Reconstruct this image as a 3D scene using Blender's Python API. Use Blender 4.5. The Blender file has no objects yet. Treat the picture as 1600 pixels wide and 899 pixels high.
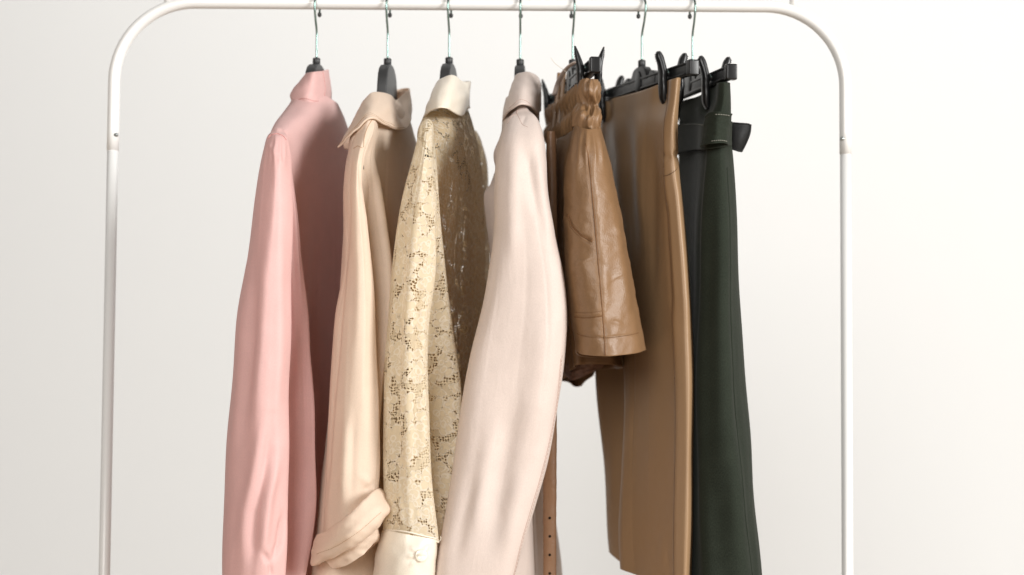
import bpy, bmesh, math, random
import numpy as np
from mathutils import Vector, Matrix

rnd = random.Random(7)
scene = bpy.context.scene

# ------------------------------------------------------------------ camera
PITCH, ROLL, LENS = math.radians(2.7), math.radians(0.38), 50.0
CAM = np.array([0.0, -1.91, 1.04])
FPX = 1600 * LENS / 36.0
cam_d = bpy.data.cameras.new('camera'); cam = bpy.data.objects.new('camera', cam_d)
scene.collection.objects.link(cam)
cam_d.lens = LENS; cam_d.sensor_width = 36; cam_d.clip_end = 60; cam_d.clip_start = 0.05
CM = Matrix.Translation(CAM.tolist()) @ Matrix.Rotation(math.pi/2 + PITCH, 4, 'X') @ Matrix.Rotation(ROLL, 4, 'Z')
cam.matrix_world = CM
cam_d.dof.use_dof = True; cam_d.dof.focus_distance = 1.70; cam_d.dof.aperture_fstop = 3.2
scene.camera = cam
R3 = np.array(CM.to_3x3())

# ------------------------------------------------------------------ world and lamps
world = bpy.data.worlds.new('World'); scene.world = world; world.use_nodes = True
wn = world.node_tree.nodes['Background']
wn.inputs['Color'].default_value = (1.0, 0.80, 0.63, 1); wn.inputs['Strength'].default_value = 0.09

def area(name, loc, target, sx, sy, power, col):
    d = bpy.data.lights.new(name, 'AREA'); d.shape = 'RECTANGLE'; d.size = sx; d.size_y = sy
    d.energy = power; d.color = col
    o = bpy.data.objects.new(name, d); scene.collection.objects.link(o)
    o.location = loc
    o.rotation_euler = (Vector(target) - Vector(loc)).to_track_quat('-Z', 'Y').to_euler()
    return o
area('window_light', (6.3, -4.3, 3.1), (-0.2, 0.05, 1.10), 2.0, 2.9, 600, (1.0, 0.99, 0.97))
area('wall_wash_fill', (-0.1, 0.75, 3.3), (-0.15, 2.2, 1.25), 2.4, 0.6, 12, (1.0, 1.0, 1.0))  # added wash lamp that brightens the wall, no real fitting
area('front_fill', (-0.9, -4.6, 2.3), (0.0, 0.0, 1.1), 1.8, 1.6, 108, (1.0, 0.98, 0.955))  # added fill from the front left, lifts the sleeves and shadows

vs = scene.view_settings
vs.view_transform = 'Standard'; vs.look = 'None'; vs.exposure = 0.38; vs.gamma = 1.0; vs.use_curve_mapping = False
scene.cycles.use_denoising = True
scene.cycles.max_bounces = 10; scene.cycles.transparent_max_bounces = 16
scene.cycles.diffuse_bounces = 5

# ------------------------------------------------------------------ helpers: photograph measurement
def U(px, py, Y):
    """point on the plane y = Y that the lens sees at photograph pixel (px, py)"""
    d = R3 @ np.array([(px - 800) / FPX, -(py - 449.5) / FPX, -1.0])
    return CAM + d * ((Y - CAM[1]) / d[1])

def proj(P):
    q = (P - CAM) @ R3
    return 800 + FPX * q[..., 0] / -q[..., 2], 449.5 - FPX * q[..., 1] / -q[..., 2]

ORG = {}
def link(o, parent=None):
    scene.collection.objects.link(o)
    if parent is not None:
        o.parent = parent; ORG[o.name] = ORG[parent.name]
    else:
        ORG.setdefault(o.name, np.zeros(3))
    return o

def thing(name, label, cat, loc, group=None):
    o = bpy.data.objects.new(name, None); o.empty_display_size = 0.05
    scene.collection.objects.link(o); o.location = loc
    ORG[o.name] = np.array(loc, float)
    o['label'] = label; o['category'] = cat
    if group: o['group'] = group
    return o

def mesh_obj(name, verts, faces, mat, parent=None, smooth=True, uvs=None):
    me = bpy.data.meshes.new(name)
    off = ORG[parent.name] if parent is not None else np.zeros(3)
    me.from_pydata((np.asarray(verts, float) - off).tolist(), [], [list(map(int, f)) for f in faces] if not isinstance(faces, np.ndarray) else faces.tolist())
    if smooth: me.polygons.foreach_set('use_smooth', [True] * len(me.polygons))
    me.materials.append(mat)
    if uvs is not None:
        l = me.uv_layers.new(name='UVMap'); l.data.foreach_set('uv', np.asarray(uvs, float).ravel())
    me.update()
    return link(bpy.data.objects.new(name, me), parent)

def bm_obj(name, bm, mat, parent=None, smooth=True):
    bmesh.ops.recalc_face_normals(bm, faces=bm.faces)
    me = bpy.data.meshes.new(name)
    if parent is not None: bmesh.ops.translate(bm, verts=bm.verts, vec=(-ORG[parent.name]).tolist())
    bm.to_mesh(me); bm.free()
    if smooth: me.polygons.foreach_set('use_smooth', [True] * len(me.polygons))
    me.materials.append(mat)
    return link(bpy.data.objects.new(name, me), parent)

def hermite_axis(G, knots, n, closed):
    """resample the first axis of G (K,...,3) to n samples, non-uniform Catmull-Rom"""
    K = G.shape[0]
    if closed:
        G = np.concatenate([G[-2:], G, G[:3]], 0)
        per = knots[-1]
        kk = knots[:-1]
        kn = np.concatenate([kk[-2:] - per, kk, kk[:3] + per])
        t = np.linspace(0, per, n, endpoint=False)
    else:
        kn = knots; t = np.linspace(kn[0], kn[-1], n)
    sh = (-1,) + (1,) * (G.ndim - 1)
    dk = np.maximum(np.diff(kn), 1e-9)
    sl = np.diff(G, axis=0) / dk.reshape(sh)
    T = np.zeros_like(G)
    w0 = dk[:-1].reshape(sh); w1 = dk[1:].reshape(sh)
    T[1:-1] = (sl[:-1] * w1 + sl[1:] * w0) / (w0 + w1)
    T[0] = sl[0]; T[-1] = sl[-1]
    i = np.clip(np.searchsorted(kn, t, side='right') - 1, 0, len(kn) - 2)
    h = dk[i]; x = ((t - kn[i]) / h).reshape(sh); h = h.reshape(sh)
    return ((2*x**3 - 3*x**2 + 1) * G[i] + (x**3 - 2*x**2 + x) * h * T[i]
            + (-2*x**3 + 3*x**2) * G[i+1] + (x**3 - x**2) * h * T[i+1])

class Patch: pass

def patch(name, G, mat, parent, closed=True, nu=120, nv=150, disp=None, thick=0.0, flip=False, cap=False, relax=0):
    """smooth sheet of cloth through the control points G[row][column]"""
    G = np.asarray(G, float)
    if cap:
        c0 = G[0].mean(0); up = np.array([0, 0, .0055]); G = np.concatenate([(c0 + up + (G[:1] - c0) * .06), (c0 + up*.75 + (G[:1] - c0) * .6), G], 0)
    dv = np.linalg.norm(np.diff(G, axis=0), axis=2).mean(1)
    kv = np.concatenate([[0], np.cumsum(np.maximum(dv, 1e-5))])
    P = hermite_axis(G, kv, nv, False)
    Gc = np.concatenate([G, G[:, :1]], 1) if closed else G
    du = np.linalg.norm(np.diff(Gc, axis=1), axis=2).mean(0)
    ku = np.concatenate([[0], np.cumsum(np.maximum(du, 1e-5))])
    P = hermite_axis(P.transpose(1, 0, 2), ku, nu, closed).transpose(1, 0, 2)
    per, ln = ku[-1], kv[-1]
    for _ in range(relax):
        Q = P.copy(); Q[:, 1:-1] = (P[:, :-2] + 2*P[:, 1:-1] + P[:, 2:]) / 4; P = Q
    def normals(P):
        if closed: a = np.roll(P, -1, 1) - np.roll(P, 1, 1)
        else: a = np.gradient(P, axis=1)
        b = np.gradient(P, axis=0)
        n = np.cross(a, b); return n / np.maximum(np.linalg.norm(n, axis=2, keepdims=True), 1e-9)
    N = normals(P)
    if closed:
        c = P.mean(1, keepdims=True)
        if ((P - c) * N).sum() < 0: N = -N
    elif (N[..., 1]).sum() > 0: N = -N
    if flip: N = -N
    s = np.linspace(0, 1, nu, endpoint=not closed)[None, :].repeat(nv, 0)
    t = np.linspace(0, 1, nv)[:, None].repeat(nu, 1)
    px, py = proj(P)
    if disp is not None:
        d = disp(px, py, s, t)
        P = P + N * d[..., None]
        N2 = normals(P); sg = np.sign((N2 * N).sum(2, keepdims=True)); N = N2 * np.where(sg == 0, 1, sg)
    idx = np.arange(nu * nv).reshape(nv, nu)
    cols = nu if closed else nu - 1
    j = np.arange(cols); j2 = (j + 1) % nu
    F = np.stack([idx[:-1][:, j], idx[:-1][:, j2], idx[1:][:, j2], idx[1:][:, j]], -1).reshape(-1, 4)
    Pw = np.concatenate([P, P[:, :1]], 1) if closed else P
    cum = np.concatenate([np.zeros((nv, 1)), np.cumsum(np.linalg.norm(np.diff(Pw, axis=1), axis=2), axis=1)], 1)
    for _ in range(12): cum[1:-1] = (cum[:-2] + 2*cum[1:-1] + cum[2:]) / 4
    cum = cum - cum[:, nu // 4][:, None]              # true length round the cloth, so prints do not stretch
    va = np.linspace(0, ln, nv)
    UV = np.zeros((nv - 1, cols, 4, 2))
    UV[..., 0, 0] = cum[:-1, :cols]; UV[..., 3, 0] = cum[1:, :cols]; UV[..., 1, 0] = cum[:-1, 1:cols+1]; UV[..., 2, 0] = cum[1:, 1:cols+1]
    UV[..., 0, 1] = va[:-1, None]; UV[..., 1, 1] = va[:-1, None]; UV[..., 2, 1] = va[1:, None]; UV[..., 3, 1] = va[1:, None]
    verts = P.reshape(-1, 3); uvs = UV.reshape(-1, 2)
    # faces wound so that normals agree with N
    f0 = F[len(F) // 2]; q = verts[f0]
    if np.dot(np.cross(q[1] - q[0], q[3] - q[0]), N.reshape(-1, 3)[f0[0]]) < 0:
        F = F[:, ::-1]; uvs = UV[..., ::-1, :].reshape(-1, 2)
    o = mesh_obj(name, verts, F, mat, parent, True, uvs)
    if thick:
        m = o.modifiers.new('thickness', 'SOLIDIFY'); m.thickness = thick; m.offset = -1
    r = Patch(); r.o = o; r.P = P; r.N = N; r.px, r.py = proj(P); r.s = s; r.t = t
    return r

def on(pt, px, py):
    """nearest point of a patch, on the side that faces the lens"""
    vd = ((CAM - pt.P) * pt.N).sum(2)
    d = (pt.px - px) ** 2 + (pt.py - py) ** 2 + np.where(vd < 0, 1e6, 0)
    dm = math.sqrt(d.min())
    dist = np.sqrt(((pt.P - CAM) ** 2).sum(2))
    m = d < (dm + 7.0) ** 2
    m &= dist < dist[m].min() + .012
    k = np.flatnonzero(m.ravel()); dd = d.ravel()[k]
    k = k[np.argsort(dd)[:6]]; w = 1.0 / (d.ravel()[k] + .15)
    w /= w.sum()
    n = (pt.N.reshape(-1, 3)[k] * w[:, None]).sum(0)
    return (pt.P.reshape(-1, 3)[k] * w[:, None]).sum(0), n / np.linalg.norm(n)

def resample(pts, n):
    G = np.array(pts, float)[:, None, :]
    k = np.concatenate([[0], np.cumsum(np.maximum(np.linalg.norm(np.diff(G[:, 0], axis=0), axis=1), 1e-6))])
    return hermite_axis(G, k, n, False)[:, 0]

def tube_mesh(path, rad, nseg=10, cap=True, flat=1.0):
    path = np.asarray(path, float); n = len(path)
    rad = np.full(n, rad) if np.isscalar(rad) else np.asarray(rad)
    T = np.gradient(path, axis=0); T /= np.maximum(np.linalg.norm(T, axis=1, keepdims=True), 1e-9)
    up = np.array([0, 0, 1.0]) if abs(T[0, 2]) < 0.9 else np.array([0, 1.0, 0])
    a = np.cross(T[0], up); a /= np.linalg.norm(a)
    V = []
    for i in range(n):
        a = a - T[i] * np.dot(a, T[i]); a /= np.linalg.norm(a)
        b = np.cross(T[i], a)
        for k in range(nseg):
            th = 2 * math.pi * k / nseg
            V.append(path[i] + rad[i] * (math.cos(th) * a + flat * math.sin(th) * b))
    F = [[i*nseg + k, i*nseg + (k+1) % nseg, (i+1)*nseg + (k+1) % nseg, (i+1)*nseg + k] for i in range(n-1) for k in range(nseg)]
    if cap: F += [list(range(nseg))[::-1], [(n-1)*nseg + k for k in range(nseg)]]
    return np.array(V), F

def tube(name, path, rad, mat, parent, nseg=10, flat=1.0):
    V, F = tube_mesh(path, rad, nseg, True, flat)
    return mesh_obj(name, V, F, mat, parent)

def seam(name, pt, pix, mat, parent, rad=0.0007, lift=0.0002, n=60):
    q = resample([(x, y, 0) for x, y in pix], n)
    pts = []
    for x, y, _ in q:
        p, nn = on(pt, x, y); pts.append(p + nn * lift)
    pts = np.array(pts)
    for _ in range(3): pts[1:-1] = (pts[:-2] + 2 * pts[1:-1] + pts[2:]) / 4
    return tube(name, pts, rad, mat, parent, 6)

def stitches(name, pt, pix, mat, parent, n=24, rad=0.0005, lift=0.0004):
    q = resample([(x, y, 0) for x, y in pix], n * 3 + 1)
    pts = np.array([o_[0] + o_[1] * lift for o_ in (on(pt, x, y) for x, y, _ in q)])
    for _ in range(2): pts[1:-1] = (pts[:-2] + 2 * pts[1:-1] + pts[2:]) / 4
    V, F = [], []
    for k in range(n):
        v, f = tube_mesh(pts[3*k:3*k+3], rad, 5)
        F += [[i + len(V) for i in g] for g in f]; V += v.tolist()
    o = mesh_obj(name, V, F, mat, parent); o['kind'] = 'stuff'
    return o

# displacement vocabulary, in photograph pixels
def ridge(px, py, pts, w, a, ends=0.2):
    best = np.full(px.shape, 1e9); along = np.zeros(px.shape)
    L = [0]
    for (x0, y0), (x1, y1) in zip(pts[:-1], pts[1:]): L.append(L[-1] + math.hypot(x1-x0, y1-y0))
    for i, ((x0, y0), (x1, y1)) in enumerate(zip(pts[:-1], pts[1:])):
        dx, dy = x1-x0, y1-y0; l2 = dx*dx + dy*dy
        t = np.clip(((px-x0)*dx + (py-y0)*dy) / l2, 0, 1)
        d = np.hypot(px - x0 - t*dx, py - y0 - t*dy)
        m = d < best; best = np.where(m, d, best)
        along = np.where(m, (L[i] + t * (L[i+1]-L[i])) / L[-1], along)
    e = np.clip(np.minimum(along, 1-along) / ends, 0, 1) if ends > 0 else 1
    e = e*e*(3-2*e) if ends > 0 else 1
    return a * np.exp(-(best/w)**2) * (0.15 + 0.85*e)

def nz(px, py, sx, sy, seed):
    r = np.random.RandomState(seed); o = np.zeros(px.shape)
    for k in range(6):
        a = r.uniform(-1, 1); f = r.uniform(.6, 1.5)
        o += np.sin((px/sx*f + py/sy*a*f) * 6.283 + r.uniform(0, 6.28)) * np.sin((py/sy*f*1.1 - px/sx*a*.6) * 6.283 + r.uniform(0, 6.28))
    return o / 3.0

def crisp(s, t, seed, n, amp, w=.012, tmin=.1):
    """long narrow creases running down the cloth, steeper on one side"""
    r = np.random.RandomState(seed); o = np.zeros(s.shape)
    for k in range(n):
        c = r.uniform(0, 1) + r.uniform(-.03, .03)*t + .012*np.sin(t*r.uniform(4, 9) + r.uniform(0, 6.28))
        x = (s - c + .5) % 1.0 - .5
        ww = w*r.uniform(.5, 1.6)
        prof = np.where(x < 0, np.exp(-(x/ww)**2), np.exp(-(x/(ww*.38))**2))
        t0, tl = r.uniform(tmin, .8), r.uniform(.15, .5)
        e = np.exp(-((t - t0)/tl)**2)
        o += r.choice([-1, 1]) * amp*r.uniform(.4, 1) * prof * e
    return o

def ring(rows, n=14, power=1.0):
    """rows (py, left, right, Y, depth [, tilt]) -> elliptical rings in space"""
    out = []
    for r in rows:
        py, l, rr, Yc, dp = r[:5]; tilt = r[5] if len(r) > 5 else 0
        o = []
        for k in range(n):
            a = 2*math.pi*k/n
            c = math.copysign(abs(math.cos(a))**power, math.cos(a)); s_ = math.copysign(abs(math.sin(a))**power, math.sin(a))
            o.append(U((l+rr)/2 + (rr-l)/2*c, py + tilt*c, Yc - dp*s_))
        out.append(o)
    return np.array(out)

def rows(rr):
    """rows (py, [(px, Y) or (px, py, Y), ...])"""
    return np.array([[U(p[0], py, p[1]) if len(p) == 2 else U(*p) for p in pts] for py, pts in rr])

# ------------------------------------------------------------------ materials
def mat_new(name):
    m = bpy.data.materials.new(name); m.use_nodes = True
    nt = m.node_tree; return m, nt, nt.nodes['Principled BSDF'], nt.nodes['Material Output']

def nd(nt, typ, **kw):
    n = nt.nodes.new(typ)
    for k, v in kw.items():
        if hasattr(n, k): setattr(n, k, v)
        else: n.inputs[k].default_value = v
    return n

def simple(name, col, rough=0.5, spec=0.5, metal=0.0, bump=0.0, bscale=300.0, coat=0.0, var=0.0):
    m, nt, b, out = mat_new(name)
    b.inputs['Base Color'].default_value = (*col, 1); b.inputs['Roughness'].default_value = rough
    b.inputs['Specular IOR Level'].default_value = spec; b.inputs['Metallic'].default_value = metal
    b.inputs['Coat Weight'].default_value = coat
    tc = nd(nt, 'ShaderNodeTexCoord')
    if var:
        n2 = nd(nt, 'ShaderNodeTexNoise'); n2.inputs['Scale'].default_value = 9; n2.inputs['Detail'].default_value = 5
        nt.links.new(tc.outputs['Object'], n2.inputs['Vector'])
        mx = nd(nt, 'ShaderNodeMix', data_type='RGBA')
        mx.inputs[6].default_value = (*[c*(1-var) for c in col], 1); mx.inputs[7].default_value = (*[min(1, c*(1+var)) for c in col], 1)
        nt.links.new(n2.outputs['Fac'], mx.inputs[0]); nt.links.new(mx.outputs[2], b.inputs['Base Color'])
    if bump:
        n = nd(nt, 'ShaderNodeTexNoise'); n.inputs['Scale'].default_value = bscale; n.inputs['Detail'].default_value = 3
        nt.links.new(tc.outputs['Object'], n.inputs['Vector'])
        bp = nd(nt, 'ShaderNodeBump'); bp.inputs['Strength'].default_value = bump; bp.inputs['Distance'].default_value = 0.001
        nt.links.new(n.outputs['Fac'], bp.inputs['Height']); nt.links.new(bp.outputs['Normal'], b.inputs['Normal'])
    return m

def cloth(name, col, rough=0.6, spec=0.3, sheen=0.15, trans=0.2, weave=0.25, wscale=1400.0, var=0.06, crumple=0.22, grain=.07):
    """woven fabric: fine thread relief, slight mottling, light that leaks through"""
    m, nt, b, out = mat_new(name)
    uv = nd(nt, 'ShaderNodeUVMap'); uv.uv_map = 'UVMap'
    n2 = nd(nt, 'ShaderNodeTexNoise'); n2.inputs['Scale'].default_value = 35; n2.inputs['Detail'].default_value = 6
    nt.links.new(uv.outputs['UV'], n2.inputs['Vector'])
    mx = nd(nt, 'ShaderNodeMix', data_type='RGBA')
    mx.inputs[6].default_value = (*[c*(1-var) for c in col], 1); mx.inputs[7].default_value = (*[min(1, c*(1+var)) for c in col], 1)
    nt.links.new(n2.outputs['Fac'], mx.inputs[0])
    mp = nd(nt, 'ShaderNodeMapping'); mp.inputs['Scale'].default_value = (wscale, wscale*.35, 1)
    nt.links.new(uv.outputs['UV'], mp.inputs['Vector'])
    n1 = nd(nt, 'ShaderNodeTexNoise'); n1.inputs['Scale'].default_value = 1; n1.inputs['Detail'].default_value = 2
    nt.links.new(mp.outputs['Vector'], n1.inputs['Vector'])
    mp2 = nd(nt, 'ShaderNodeMapping'); mp2.inputs['Scale'].default_value = (60, 22, 1)
    nt.links.new(uv.outputs['UV'], mp2.inputs['Vector'])
    n3 = nd(nt, 'ShaderNodeTexNoise'); n3.inputs['Scale'].default_value = 1; n3.inputs['Detail'].default_value = 4; n3.inputs['Distortion'].default_value = 0.6
    nt.links.new(mp2.outputs['Vector'], n3.inputs['Vector'])
    b1 = nd(nt, 'ShaderNodeBump'); b1.inputs['Strength'].default_value = weave; b1.inputs['Distance'].default_value = 0.0004
    nt.links.new(n1.outputs['Fac'], b1.inputs['Height'])
    b2 = nd(nt, 'ShaderNodeBump'); b2.inputs['Strength'].default_value = crumple; b2.inputs['Distance'].default_value = 0.004
    nt.links.new(n3.outputs['Fac'], b2.inputs['Height']); nt.links.new(b1.outputs['Normal'], b2.inputs['Normal'])
    nt.links.new(b2.outputs['Normal'], b.inputs['Normal'])
    mp3 = nd(nt, 'ShaderNodeMapping'); mp3.inputs['Scale'].default_value = (900, 420, 1)
    nt.links.new(uv.outputs['UV'], mp3.inputs['Vector'])
    n4 = nd(nt, 'ShaderNodeTexNoise'); n4.inputs['Scale'].default_value = 1; n4.inputs['Detail'].default_value = 2
    nt.links.new(mp3.outputs['Vector'], n4.inputs['Vector'])
    mr = nd(nt, 'ShaderNodeMapRange'); mr.inputs['From Min'].default_value = .25; mr.inputs['From Max'].default_value = .75
    mr.inputs['To Min'].default_value = 1 - grain; mr.inputs['To Max'].default_value = 1 + grain
    nt.links.new(n4.outputs['Fac'], mr.inputs['Value'])
    vm = nd(nt, 'ShaderNodeVectorMath', operation='SCALE'); nt.links.new(mx.outputs[2], vm.inputs[0]); nt.links.new(mr.outputs[0], vm.inputs['Scale'])
    nt.links.new(vm.outputs[0], b.inputs['Base Color'])
    b.inputs['Roughness'].default_value = rough; b.inputs['Specular IOR Level'].default_value = spec
    b.inputs['Sheen Weight'].default_value = sheen; b.inputs['Sheen Roughness'].default_value = 0.4
    if trans:
        tr = nd(nt, 'ShaderNodeBsdfTranslucent'); nt.links.new(mx.outputs[2], tr.inputs['Color'])
        ms = nd(nt, 'ShaderNodeMixShader'); ms.inputs[0].default_value = trans
        nt.links.new(b.outputs[0], ms.inputs[1]); nt.links.new(tr.outputs[0], ms.inputs[2])
        nt.links.new(ms.outputs[0], out.inputs['Surface'])
    return m

def leather(name, col, rough=0.4, grain=0.35, gscale=420.0, var=0.12, spec=0.5):
    m, nt, b, out = mat_new(name)
    uv = nd(nt, 'ShaderNodeUVMap'); uv.uv_map = 'UVMap'
    n2 = nd(nt, 'ShaderNodeTexNoise'); n2.inputs['Scale'].default_value = 26; n2.inputs['Detail'].default_value = 7; n2.inputs['Distortion'].default_value = 0.8
    nt.links.new(uv.outputs['UV'], n2.inputs['Vector'])
    mx = nd(nt, 'ShaderNodeMix', data_type='RGBA')
    mx.inputs[6].default_value = (*[c*(1-var) for c in col], 1); mx.inputs[7].default_value = (*[c*(1+var) for c in col], 1)
    nt.links.new(n2.outputs['Fac'], mx.inputs[0]); nt.links.new(mx.outputs[2], b.inputs['Base Color'])
    vo = nd(nt, 'ShaderNodeTexVoronoi'); vo.inputs['Scale'].default_value = gscale
    nt.links.new(uv.outputs['UV'], vo.inputs['Vector'])
    b1 = nd(nt, 'ShaderNodeBump'); b1.inputs['Strength'].default_value = grain; b1.inputs['Distance'].default_value = 0.0008
    nt.links.new(vo.outputs['Distance'], b1.inputs['Height'])
    n3 = nd(nt, 'ShaderNodeTexNoise'); n3.inputs['Scale'].default_value = 70; n3.inputs['Detail'].default_value = 4
    nt.links.new(uv.outputs['UV'], n3.inputs['Vector'])
    b2 = nd(nt, 'ShaderNodeBump'); b2.inputs['Strength'].default_value = grain*.5; b2.inputs['Distance'].default_value = 0.003
    nt.links.new(n3.outputs['Fac'], b2.inputs['Height']); nt.links.new(b1.outputs['Normal'], b2.inputs['Normal'])
    nt.links.new(b2.outputs['Normal'], b.inputs['Normal'])
    mr = nd(nt, 'ShaderNodeMapRange'); mr.inputs['To Min'].default_value = rough - .08; mr.inputs['To Max'].default_value = rough + .12
    nt.links.new(n2.outputs['Fac'], mr.inputs['Value']); nt.links.new(mr.outputs[0], b.inputs['Roughness'])
    b.inputs['Specular IOR Level'].default_value = spec
    return m

def lace(name, col, trans=0.3, density=1.0):
    """floral lace: solid petals edged by a raised cord, joined by a net with open holes"""
    m, nt, b, out = mat_new(name); L = nt.links
    def math_(op, a, b_=None, clamp=False):
        n = nt.nodes.new('ShaderNodeMath'); n.operation = op; n.use_clamp = clamp
        for i, v in enumerate([a, b_]):
            if v is None: continue
            if isinstance(v, (int, float)): n.inputs[i].default_value = v
            else: L.new(v, n.inputs[i])
        return n.outputs[0]
    uv = nd(nt, 'ShaderNodeUVMap'); uv.uv_map = 'UVMap'
    # slight warp so that nothing sits on a grid
    wn_ = nd(nt, 'ShaderNodeTexNoise'); wn_.inputs['Scale'].default_value = 55; wn_.inputs['Detail'].default_value = 2
    L.new(uv.outputs['UV'], wn_.inputs['Vector'])
    sub = nd(nt, 'ShaderNodeVectorMath', operation='SUBTRACT'); sub.inputs[1].default_value = (.5, .5, .5); L.new(wn_.outputs['Color'], sub.inputs[0])
    scl = nd(nt, 'ShaderNodeVectorMath', operation='SCALE'); scl.inputs['Scale'].default_value = 0.010; L.new(sub.outputs[0], scl.inputs[0])
    add = nd(nt, 'ShaderNodeVectorMath', operation='ADD'); L.new(uv.outputs['UV'], add.inputs[0]); L.new(scl.outputs[0], add.inputs[1])
    def flowers(scale, petals, size, off):
        mo = nd(nt, 'ShaderNodeVectorMath', operation='ADD'); mo.inputs[1].default_value = off; L.new(add.outputs[0], mo.inputs[0])
        sc = nd(nt, 'ShaderNodeVectorMath', operation='SCALE'); sc.inputs['Scale'].default_value = scale; L.new(mo.outputs[0], sc.inputs[0])
        v = nd(nt, 'ShaderNodeTexVoronoi', voronoi_dimensions='2D'); v.inputs['Scale'].default_value = 1.0; v.inputs['Randomness'].default_value = 0.85
        L.new(sc.outputs[0], v.inputs['Vector'])
        df = nd(nt, 'ShaderNodeVectorMath', operation='SUBTRACT'); L.new(sc.outputs[0], df.inputs[0]); L.new(v.outputs['Position'], df.inputs[1])
        sx = nd(nt, 'ShaderNodeSeparateXYZ'); L.new(df.outputs[0], sx.inputs[0])
        th = math_('ARCTAN2', sx.outputs[1], sx.outputs[0])
        cs = nd(nt, 'ShaderNodeSeparateColor'); L.new(v.outputs['Color'], cs.inputs[0])
        ph = math_('MULTIPLY', cs.outputs[0], 6.283)
        c = math_('ABSOLUTE', math_('COSINE', math_('ADD', math_('MULTIPLY', th, petals/2.0), ph)))
        sz = math_('MULTIPLY', math_('ADD', math_('MULTIPLY', cs.outputs[1], .5), .7), size)
        rp = math_('MULTIPLY', math_('ADD', math_('MULTIPLY', math_('POWER', c, .6), .55), .45), sz)
        r = v.outputs['Distance']
        return math_('SUBTRACT', rp, r), r, sz         # >0 inside a petal
    fa, ra, sa = flowers(31, 5, .53, (0, 0, 0))
    fb, rb, sb = flowers(58, 4, .38, (3.1, 1.7, 0))
    inA = math_('GREATER_THAN', fa, 0.0); inB = math_('GREATER_THAN', fb, 0.0)
    solid = math_('MAXIMUM', inA, inB)
    cord = math_('MAXIMUM', math_('LESS_THAN', math_('ABSOLUTE', fa), .036), math_('LESS_THAN', math_('ABSOLUTE', fb), .055))
    eye = math_('LESS_THAN', math_('ABSOLUTE', math_('SUBTRACT', ra, .11)), .03)
    # round holes in chains that follow the petals, fine net further out
    hv = nd(nt, 'ShaderNodeTexVoronoi', voronoi_dimensions='2D'); hv.inputs['Scale'].default_value = 285; hv.inputs['Randomness'].default_value = .35
    L.new(add.outputs[0], hv.inputs['Vector'])
    hole = math_('LESS_THAN', hv.outputs['Distance'], .36)
    fv = nd(nt, 'ShaderNodeTexVoronoi', voronoi_dimensions='2D'); fv.inputs['Scale'].default_value = 700; fv.inputs['Randomness'].default_value = .2
    L.new(add.outputs[0], fv.inputs['Vector'])
    fine = math_('ADD', math_('MULTIPLY', fv.outputs['Distance'], .3), .25)
    zn = nd(nt, 'ShaderNodeTexNoise'); zn.inputs['Scale'].default_value = 48; zn.inputs['Detail'].default_value = 0; L.new(uv.outputs['UV'], zn.inputs['Vector'])
    chain = math_('MULTIPLY', math_('GREATER_THAN', fa, -.27), math_('GREATER_THAN', zn.outputs['Fac'], .28))
    net = math_('SUBTRACT', 1.0, chain)
    openh = math_('ADD', math_('MULTIPLY', hole, chain), math_('MULTIPLY', math_('MULTIPLY', fine, .6), net), True)
    ground = math_('SUBTRACT', 1.0, math_('MAXIMUM', solid, cord), True)
    holes = math_('MULTIPLY', math_('MULTIPLY', openh, ground), density, True)
    # relief: cords stand proud, petals carry thread texture
    th_ = nd(nt, 'ShaderNodeTexNoise'); th_.inputs['Scale'].default_value = 1100; th_.inputs['Detail'].default_value = 1; L.new(uv.outputs['UV'], th_.inputs['Vector'])
    hgt = math_('ADD', math_('ADD', math_('MULTIPLY', math_('MAXIMUM', cord, eye), .9), math_('MULTIPLY', solid, .5)), math_('MULTIPLY', th_.outputs['Fac'], .5))
    bp = nd(nt, 'ShaderNodeBump'); bp.inputs['Strength'].default_value = .8; bp.inputs['Distance'].default_value = .0022
    L.new(hgt, bp.inputs['Height']); L.new(bp.outputs['Normal'], b.inputs['Normal'])
    mx = nd(nt, 'ShaderNodeMix', data_type='RGBA')
    mx.inputs[6].default_value = (*[c*.88 for c in col], 1); mx.inputs[7].default_value = (*[c*.45 + .52*w_ for c, w_ in zip(col, (1.0, .95, .86))], 1)
    L.new(math_('MAXIMUM', cord, eye), mx.inputs[0]); L.new(mx.outputs[2], b.inputs['Base Color'])
    b.inputs['Roughness'].default_value = .65; b.inputs['Specular IOR Level'].default_value = .25; b.inputs['Sheen Weight'].default_value = .15
    tr = nd(nt, 'ShaderNodeBsdfTranslucent'); L.new(mx.outputs[2], tr.inputs['Color'])
    ms = nd(nt, 'ShaderNodeMixShader'); ms.inputs[0].default_value = trans; L.new(b.outputs[0], ms.inputs[1]); L.new(tr.outputs[0], ms.inputs[2])
    tp = nd(nt, 'ShaderNodeBsdfTransparent')
    m2 = nd(nt, 'ShaderNodeMixShader'); L.new(holes, m2.inputs[0]); L.new(ms.outputs[0], m2.inputs[1]); L.new(tp.outputs[0], m2.inputs[2])
    L.new(m2.outputs[0], out.inputs['Surface'])
    return m

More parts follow.
